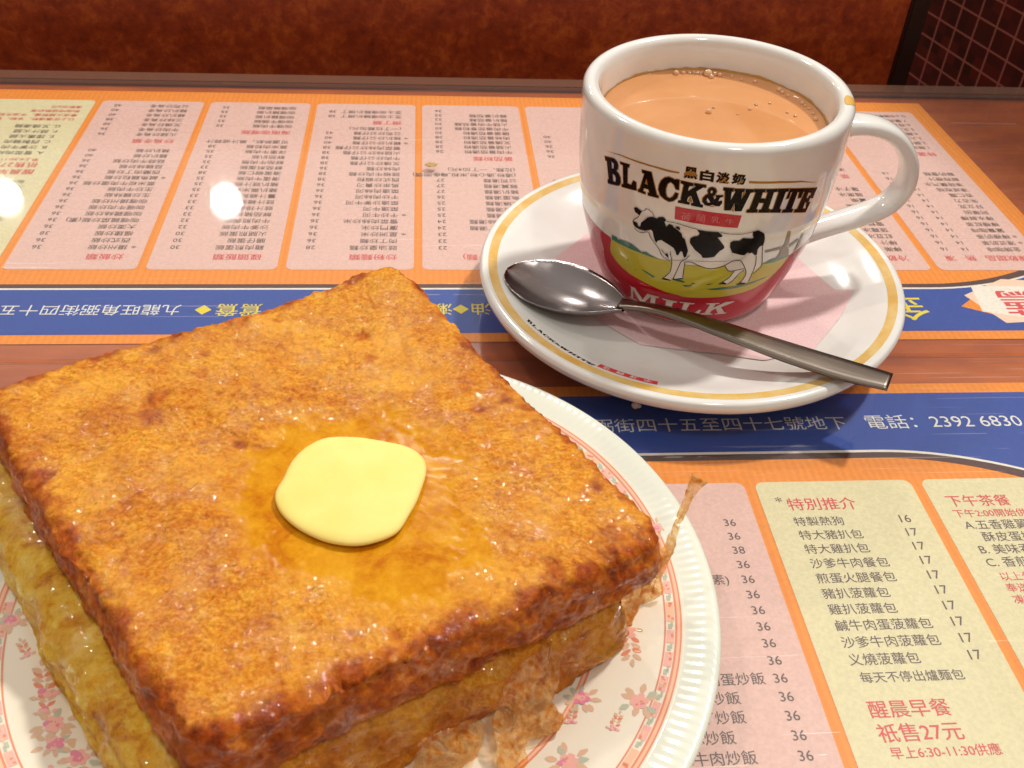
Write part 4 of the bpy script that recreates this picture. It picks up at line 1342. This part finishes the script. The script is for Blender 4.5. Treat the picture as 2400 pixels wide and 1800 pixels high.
def slab(name, mats_, parent, corners, z0, z1, N, M, edge, seed, lower, amp=1.0):
    cf, crr, cb, cl = corners
    cen = (cf + crr + cb + cl) / 4
    half = (crr - cf).length / 2

    def xy(a, b):
        return cf * ((1 - a) * (1 - b) / 4) + crr * ((1 + a) * (1 - b) / 4) + cb * ((1 + a) * (1 + b) / 4) + cl * ((1 - a) * (1 + b) / 4)

    def sq(a, b, m):
        mm = max(abs(a), abs(b), 1e-9)
        kq = mm / max(1e-12, (abs(a) ** 18 + abs(b) ** 18) ** (1 / 18))
        return a * kq * m, b * kq * m
    sv = Vector((seed * 3.1, seed * 1.7, seed))
    P, ATT = [], []

    def emit(a, b, inset, z, nz):
        m = 1 - inset / half
        a2, b2_ = sq(a, b, m)
        p = xy(a2, b2_)
        o = (p - cen)
        o.z = 0
        # outward direction follows the nearer side
        side = xy(a2 + (.02 * math.copysign(1, a) if abs(a) >= abs(b) else 0), b2_ + (.02 * math.copysign(1, b) if abs(b) >= abs(a) else 0)) - p
        side = side.normalized() if side.length > 1e-9 else Vector((1, 0, 0))
        nrm = (side * (1 - abs(nz)) + Vector((0, 0, 1)) * nz).normalized()
        p.z = z
        q = p + sv
        mm = max(abs(a), abs(b))
        d = .0007 * noise.noise(q * 55) + .00035 * noise.noise(q * 170) + .00040 * noise.noise(q * 400) + .00050 * noise.noise(q * 800)
        top = nz > .5
        wet = wetness(p) if (top and not lower) else 0
        d *= 1 - .95 * wet
        if not top:
            d *= .85
            d += .0011 * noise.noise(Vector((q.x * 90, q.y * 90, q.z * 260)))
        if lower and not top:
            d += .0013 * noise.noise(q * 120) + .0014 * noise.noise(q * 62)
            if z < z0 + .005:
                d += .0022 * max(0, noise.noise(q * 75) + .35)
        d *= amp
        if not lower:
            # hand-made unevenness: raised back corner, sunken middle
            cbk = (p - cb)
            cbk.z = 0
            up = .0034 * math.exp(-(cbk.length / .020) ** 2) * (1 if z > (z0 + z1) / 2 else 0)
            p.z += up
            if top:
                p.z += .0010 * noise.noise(q * 26) * (1 - .6 * wet) - .0007 * wet
        cru = 0.0
        if not lower:
            cru = sstep(.965, 1.01, mm * (1 if top else 1.1) + .045 * noise.noise(q * 160) + .025 * noise.noise(q * 500)) if top else .95 + .3 * noise.noise(q * 140)
            if top:
                # the two edges nearest the viewer are browned further in
                fr_ = sstep(-.955, -1.0, min(b, 9) + .06 * noise.noise(q * 130))
                lf_ = sstep(-.972, -1.0, a + .07 * noise.noise(q * 120))
                cru = max(cru, fr_, lf_ * .9)
                for sx_, sy_, sr_ in SCORCH:
                    dd = math.hypot(p.x - sx_, p.y - sy_) / sr_ + .55 * noise.noise(q * 380)
                    if dd < 1.3:
                        cru = max(cru, .85 * sstep(1.3, .35, dd))
                    if dd < 1.4:
                        d -= .0005 * sstep(1.4, .4, dd)
        else:
            cru = (.02 if top or abs(a) >= abs(b) else .42) + .6 * noise.noise(q * 110) + .3 * noise.noise(q * 300)
        egg = (.75 + .5 * noise.noise(q * 95)) * sstep(-.55, -.86, a) if lower else 0.0
        if lower and not top:
            # the left side is pale egg, the front side browner
            egg = (1.0 if a < 0 else .3) if abs(a) >= abs(b) else .12
            egg = max(0, min(1, egg * 1.1 + .30 * noise.noise(q * 95)))
        if mm > .85:                              # ragged outline
            p += side * (.0010 * noise.noise(q * 210) + .0006 * noise.noise(q * 520)) * sstep(.85, 1, mm) * (.6 if lower else 1)
        P.append(p + nrm * d)
        ATT.append((max(0, min(1, cru)), wet, egg, 1 if not top or lower else max(0, min(1, .42 + 1.1 * math.exp(-((p - BUT).xy.length / .040) ** 2)))))
    # top grid
    G = [-1 + 2 * i / N for i in range(N + 1)]
    idx = {}
    for i, a in enumerate(G):
        for j, b in enumerate(G):
            mm = max(abs(a), abs(b))
            ins = (1 - mm) * half
            t = max(0, 1 - ins / edge)
            emit(a, b, ins * 1.0 + 0, z1 - edge * (1 - math.sqrt(max(0, 1 - t * t))) * .8, 1 if t < .75 else .55)
            idx[i, j] = len(P) - 1
    F = []
    for i in range(N):
        for j in range(N):
            F.append((idx[i, j], idx[i + 1, j], idx[i + 1, j + 1], idx[i, j + 1]))
    loop = [(i, 0) for i in range(N)] + [(N, j) for j in range(N)] + [(N - i, N) for i in range(N)] + [(0, N - j) for j in range(N)]
    prev = [idx[q] for q in loop]
    for r_ in range(1, M + 1):
        t = r_ / M
        z = (z1 - edge * .8) + (z0 - (z1 - edge * .8)) * t
        bulge = .0011 * math.sin(math.pi * t) if not lower else .0014 * math.sin(math.pi * t)
        ins = -bulge + (.0022 * sstep(.8, 1, t) if not lower else -.0008 * sstep(.75, 1, t))
        cur = []
        for (i, j) in loop:
            emit(G[i], G[j], ins, z, 0.0)
            cur.append(len(P) - 1)
        L_ = len(loop)
        for q in range(L_):
            F.append((prev[q], cur[q], cur[(q + 1) % L_], prev[(q + 1) % L_]))
        prev = cur
    F.append(tuple(reversed(prev)))
    o = mesh_obj(name, [tuple(p) for p in P], F, mats_, parent)
    ca_ = o.data.color_attributes.new('mask', 'FLOAT_COLOR', 'POINT')
    ca_.data.foreach_set('color', [x for t in ATT for x in t])
    return o


m_toast = mat('fried_bread', (210, 130, 50), .38, coat=.55, spec=.3)
k = NT(m_toast)
at = k.n('VertexColor', layer_name='mask')
ms = k.n('SeparateColor')
k.l(at.outputs[0], ms.inputs[0])
cru_, wet_, egg_ = ms.outputs[0], ms.outputs[1], ms.outputs[2]
c = k.coord((1, 1, 1))
nA = k.noise(c, 330, 6, .68, .5)
nB = k.noise(c, 95, 5, .62, .8)
nC = k.noise(c, 1150, 4, .65)
nD = k.noise(k.coord((1, 2.2, 1), (0, 0, R(35))), 210, 5, .62, 1.2)
base = k.ramp(k.mix(.42, nA, nB), [(.34, (178, 90, 12)), (.43, (206, 121, 20)), (.51, (220, 145, 28)), (.58, (227, 161, 42)), (.68, (234, 184, 82))])
fine = k.ramp(nC, [(.37, (172, 86, 10)), (.50, (218, 143, 28)), (.62, (238, 194, 104))])
base = k.mix(.38, base, fine)
red = k.ramp(nD, [(.48, (255, 255, 255)), (.60, (206, 138, 60))])
base = k.mix(.36, base, red, 'MULTIPLY')
big = k.noise(c, 26, 4, .6, .8)
base = k.mix(.3, base, k.ramp(big, [(.38, (214, 150, 80)), (.50, (255, 255, 255))]), 'MULTIPLY')
base = k.mix(k.ramp(k.noise(c, 34, 4, .65, .5), [(.50, (0, 0, 0, 1)), (.66, (.55, .55, .55, 1))]), base, (234, 170, 66))
pit = k.ramp(k.noise(c, 520, 2, .5), [(.32, (150, 74, 30)), (.43, (255, 255, 255))])
base = k.mix(.3, base, pit, 'MULTIPLY')
crustc = k.ramp(k.mix(.5, nA, nB), [(.37, (104, 28, 2)), (.48, (158, 62, 8)), (.56, (190, 94, 16)), (.66, (218, 140, 48))])
eggc = k.ramp(k.mix(.5, nA, nB), [(.37, (182, 104, 16)), (.46, (222, 170, 38)), (.54, (234, 200, 76)), (.64, (244, 222, 140))])
wetc = k.ramp(k.mix(.4, nB, nA), [(.38, (186, 104, 4)), (.5, (206, 138, 8)), (.62, (218, 156, 24))])
col = k.mix(k.math('MULTIPLY', egg_, .85), base, eggc)
col = k.mix(k.math('MULTIPLY', wet_, .86), col, wetc)
col = k.mix(k.math('MULTIPLY', cru_, .92), col, crustc)
k.l(col, k.b.inputs['Base Color'])
k.l(k.math('SUBTRACT', .16, k.math('MULTIPLY', wet_, .02)), k.b.inputs['Specular IOR Level'])
rg = k.ramp(nB, [(.40, (.30, .30, .30, 1)), (.60, (.60, .60, .60, 1))])
k.l(k.mix(k.math('MULTIPLY', wet_, .8), rg, (.10, .10, .10, 1)), k.b.inputs['Roughness'])
inv = k.math('SUBTRACT', 1.0, k.math('MULTIPLY', wet_, .96))
b1 = k.n('Bump')
b1.inputs['Distance'].default_value = .0008
k.l(inv, b1.inputs['Strength'])
k.l(k.mix(.45, nA, nC), b1.inputs['Height'])
k.l(b1.outputs[0], k.b.inputs['Normal'])
k.b.inputs['Coat Roughness'].default_value = .035
k.b.inputs['Coat IOR'].default_value = 1.65
cb2 = k.n('Bump')
cb2.inputs['Distance'].default_value = .00055
k.l(k.math('MULTIPLY', inv, .9), cb2.inputs['Strength'])
vo = k.n('TexVoronoi')
vo.inputs['Scale'].default_value = 420
wob = k.n('MixRGB')
wob.inputs[0].default_value = .0022
k.l(c, wob.inputs[1])
wn = k.n('TexNoise')
wn.inputs['Scale'].default_value = 420
k.l(c, wn.inputs[0])
k.l(wn.outputs[1], wob.inputs[2])
k.l(wob.outputs[0], vo.inputs['Vector'])
k.l(k.math('ADD', k.math('MULTIPLY', k.math('MULTIPLY', vo.outputs['Distance'], vo.outputs['Distance']), -1.1), k.math('MULTIPLY', nC, .05)), cb2.inputs['Height'])
oil = k.ramp(k.noise(c, 120, 4, .7), [(.45, (.0, .0, .0, 1)), (.60, (.85, .85, .85, 1))])
k.l(k.math('MULTIPLY', k.math('MULTIPLY', oil, at.outputs[1]), k.math('SUBTRACT', 1.0, k.math('MULTIPLY', wet_, .97))), k.b.inputs['Coat Weight'])
k.l(cb2.outputs[0], k.b.inputs['Coat Normal'])
k.b.inputs['Subsurface Weight'].default_value = .3
k.b.inputs['Subsurface Radius'].default_value = (1, .45, .15)
k.b.inputs['Subsurface Scale'].default_value = .0016

toast = empty('french_toast', ((CF + CR_ + CB + CL) / 4).to_tuple()[:2] + (.0064,))
tag(toast, 'thick square golden-brown fried french toast sandwich on the flowered plate', 'toast')
ORG = toast.location.copy()


def toast_part(o):
    o.data.transform(Matrix.Translation(-ORG))
    o.parent = toast


SH = Vector((-.0080, -.0040, 0))
top_s = slab('bread_slice', m_toast, None, (CF, CR_, CB, CL), .0230, ZTOP, 240, 30, .0023, 3, False)
toast_part(top_s)
low = tuple(q + SH + (q - (CF + CR_ + CB + CL) / 4) * .012 for q in (CF, CR_, CB, CL))
low_s = slab('bread_slice', m_toast, None, low, .0068, .0248, 110, 30, .0040, 8, True)
toast_part(low_s)
m_fil = mat('dark_filling', (120, 52, 20), .4, coat=.3)
fil = slab('filling', m_fil, None, tuple(q + SH * .5 + ((CF + CR_ + CB + CL) / 4 - q) * .16 for q in (CF, CR_, CB, CL)), .0225, .0268, 60, 5, .001, 5, True, .4)
toast_part(fil)

# lacy fried egg edges
m_egg = mat('fried_egg_lace', (214, 150, 78), .22, coat=.8)
k = NT(m_egg)
c = k.coord((1, 1, 1))
n1 = k.noise(c, 190, 5, .65, .8)
n2 = k.noise(c, 700, 4, .6)
ec = k.ramp(k.mix(.4, n1, n2), [(.36, (206, 124, 38)), (.44, (234, 174, 86)), (.51, (248, 220, 158)), (.58, (253, 243, 222))])
k.l(ec, k.b.inputs['Base Color'])
k.l(k.bump(k.mix(.5, n1, n2), .8, .0006), k.b.inputs['Normal'])
tl = k.n('BsdfTranslucent')
k.l(ec, tl.inputs[0])
mxs = k.n('MixShader')
mxs.inputs[0].default_value = .5
o_ = k.t.nodes['Material Output']
k.l(k.b.outputs[0], mxs.inputs[1])
k.l(tl.outputs[0], mxs.inputs[2])
tpn = k.n('BsdfTransparent')
tpn.inputs[0].default_value = s2l((252, 236, 210))
mx2 = k.n('MixShader')
k.l(k.ramp(n1, [(.40, (.28, .28, .28, 1)), (.50, (.62, .62, .62, 1)), (.58, (.96, .96, .96, 1))]), mx2.inputs[0])
k.l(mxs.outputs[0], mx2.inputs[1])
k.l(tpn.outputs[0], mx2.inputs[2])
k.l(mx2.outputs[0], o_.inputs[0])


def drape(pts, i):
    """a thin crinkled sheet through a 3D outline"""
    P3 = [Vector(p) / 1e5 for p in pts]
    # soften and roughen the outline
    C_ = smooth_curve(P3 + [P3[0]], 5)[:-1]
    cen = sum(C_, Vector()) / len(C_)
    # local plane
    nrm = Vector()
    for q in range(len(C_)):
        nrm += (C_[q] - cen).cross(C_[(q + 1) % len(C_)] - cen)
    nrm.normalize()
    e1_ = (C_[0] - cen).normalized()
    e1_ = (e1_ - nrm * e1_.dot(nrm)).normalized()
    e2_ = nrm.cross(e1_)
    l2 = [((q - cen).dot(e1_), (q - cen).dot(e2_)) for q in C_]
    tris = geometry.tessellate_polygon([[Vector((p[0], p[1], 0)) for p in l2]])
    bm = bmesh.new()
    vs = [bm.verts.new(q) for q in C_]
    for t in tris:
        try:
            bm.faces.new([vs[j] for j in t])
        except ValueError:
            pass
    refine(bm, .0011)
    for _ in range(2):
        bmesh.ops.smooth_vert(bm, verts=[w for w in bm.verts if not w.is_boundary], factor=.5, use_axis_x=True, use_axis_y=True, use_axis_z=True)
    bm.normal_update()
    for w in bm.verts:
        q = w.co * 1.0 + Vector((i, 0, 0))
        w.co += w.normal * (.0011 * noise.noise(q * 190) + .0006 * noise.noise(q * 480))
        if w.is_boundary:
            w.co += Vector((noise.noise(q * 600), noise.noise(q * 600 + Vector((9, 0, 0))), 0)) * .0005
        rr_ = math.hypot(w.co.x - PC.x, w.co.y - PC.y)
        w.co.z = max(w.co.z, pz(min(rr_, .0842)) + .0003)
    bmesh.ops.solidify(bm, geom=list(bm.faces), thickness=.00028)
    o = bm_obj('egg_lace', bm, m_egg, None)
    toast_part(o)
    return o


for i, d in enumerate(FRD['drape']):
    drape(d, i)


def strip_tail(pts, widths, i):
    P3 = smooth_curve([Vector(p) / 1e5 for p in pts], 8)
    v, f = [], []
    n_ = len(P3)
    for q, p in enumerate(P3):
        t = (P3[min(q + 1, n_ - 1)] - P3[max(q - 1, 0)]).normalized()
        vw = (CAM_POS - p).normalized()
        sd = t.cross(Vector((-.25, -.75, .6))).normalized()
        w = interp(q / (n_ - 1), [x / (len(widths) - 1) for x in range(len(widths))], widths)
        up = sd.cross(t)
        for j in range(7):
            s = -1 + j / 3
            jit = noise.noise(p * 520 + Vector((j, i, 0))) * .0006
            v.append(tuple(p + sd * (s * w) + up * (.0012 * w / .003 * (1 - s * s) + jit) + sd * noise.noise(p * 900 + Vector((0, j, 3))) * .0004))
    for q in range(n_ - 1):
        for j in range(6):
            f.append((q * 7 + j, q * 7 + j + 1, q * 7 + j + 8, q * 7 + j + 7))
    o = mesh_obj('egg_lace', v, f, m_egg)
    md = bmesh.new()
    md.from_mesh(o.data)
    bmesh.ops.solidify(md, geom=list(md.faces), thickness=.0005)
    md.to_mesh(o.data)
    md.free()
    o.data.polygons.foreach_set('use_smooth', [True] * len(o.data.polygons))
    toast_part(o)


strip_tail(FRD['tail'], [.0034, .0026, .0014, .0009, .0010, .0013, .0024], 1)

# ------------------------------------------------------------------ butter
m_but = mat('butter', (246, 222, 122), .55, coat=0, spec=.15, sss=.45, sssr=(1, .75, .25), sscale=.003)
k = NT(m_but)
k.l(k.ramp(k.noise(k.coord((1, 1, 1)), 90, 3), [(.3, (247, 219, 124)), (.7, (250, 226, 140))]), k.b.inputs['Base Color'])
bp = smooth_curve([Vector((x / 1e5, y / 1e5, 0)) for x, y in FRD['butter']] + [Vector((FRD['butter'][0][0] / 1e5, FRD['butter'][0][1] / 1e5, 0))], 4)[:-1]
for _ in range(14):
    bp = [(bp[i - 1] + bp[i] * 2 + bp[(i + 1) % len(bp)]) / 4 for i in range(len(bp))]
bc = sum(bp, Vector()) / len(bp)
bp = [bc + (p - bc) * 1.012 for p in bp]
v, f = [], []
NBR = 16
prof = []
for i in range(NBR + 1):                      # from the under edge over the rounded shoulder to the top
    t = i / NBR
    if t < .45:
        a = -50 + 140 * t / .45
        prof.append((1 - .0030 * (1 - math.cos(R(a))) / .014, .0020 + .0013 * math.sin(R(a))))
    else:
        s = 1 - (t - .45) / .55
        prof.append(((1 - .0030 / .014) * s, .0033 + .0007 * (1 - s * s)))
nb = len(bp)
for s, z in prof[:-1]:
    for p in bp:
        q = bc + (p - bc) * s
        v.append((q.x - bc.x, q.y - bc.y, z + .00022 * noise.noise(q * 150)))
v.append((0, 0, prof[-1][1]))
for i in range(len(prof) - 2):
    for j in range(nb):
        f.append((i * nb + j, i * nb + (j + 1) % nb, (i + 1) * nb + (j + 1) % nb, (i + 1) * nb + j))
last = (len(prof) - 2) * nb
for j in range(nb):
    f.append((last + j, last + (j + 1) % nb, len(v) - 1))
butter = mesh_obj('butter_pat', v, f, m_but)
butter.location = (bc.x, bc.y, .0398)
tag(butter, 'pale yellow rounded pat of butter melting in the middle of the french toast', 'butter')

# ------------------------------------------------------------------ crumbs on the table
m_cr = mat('pale_crumb', (226, 206, 182), .7)


def speck(name, label, cat, x, y, z, s, m, seed):
    bm = bmesh.new()
    bmesh.ops.create_icosphere(bm, subdivisions=2, radius=1)
    for w in bm.verts:
        w.co = Vector((w.co.x * s[0], w.co.y * s[1], w.co.z * s[2])) * (1 + .35 * noise.noise(w.co * 1.7 + Vector((seed, 0, 0))))
    o = bm_obj(name, bm, m, None, False)
    o.location = (x, y, z)
    tag(o, label, cat)


speck('crumb', 'tiny pale crumb on the blue band just in front of the saucer', 'crumb', .0668, .2372, ACR + .0011, (.0016, .0011, .0012), m_cr, 1)
m_sp = mat('mustard_fleck', (176, 140, 70), .5)
speck('food_fleck', 'small yellowish food fleck on the upside-down menu beside the saucer', 'fleck', .0022, .4060, ACR + .0003, (.0028, .0020, .0004), m_sp, 4)
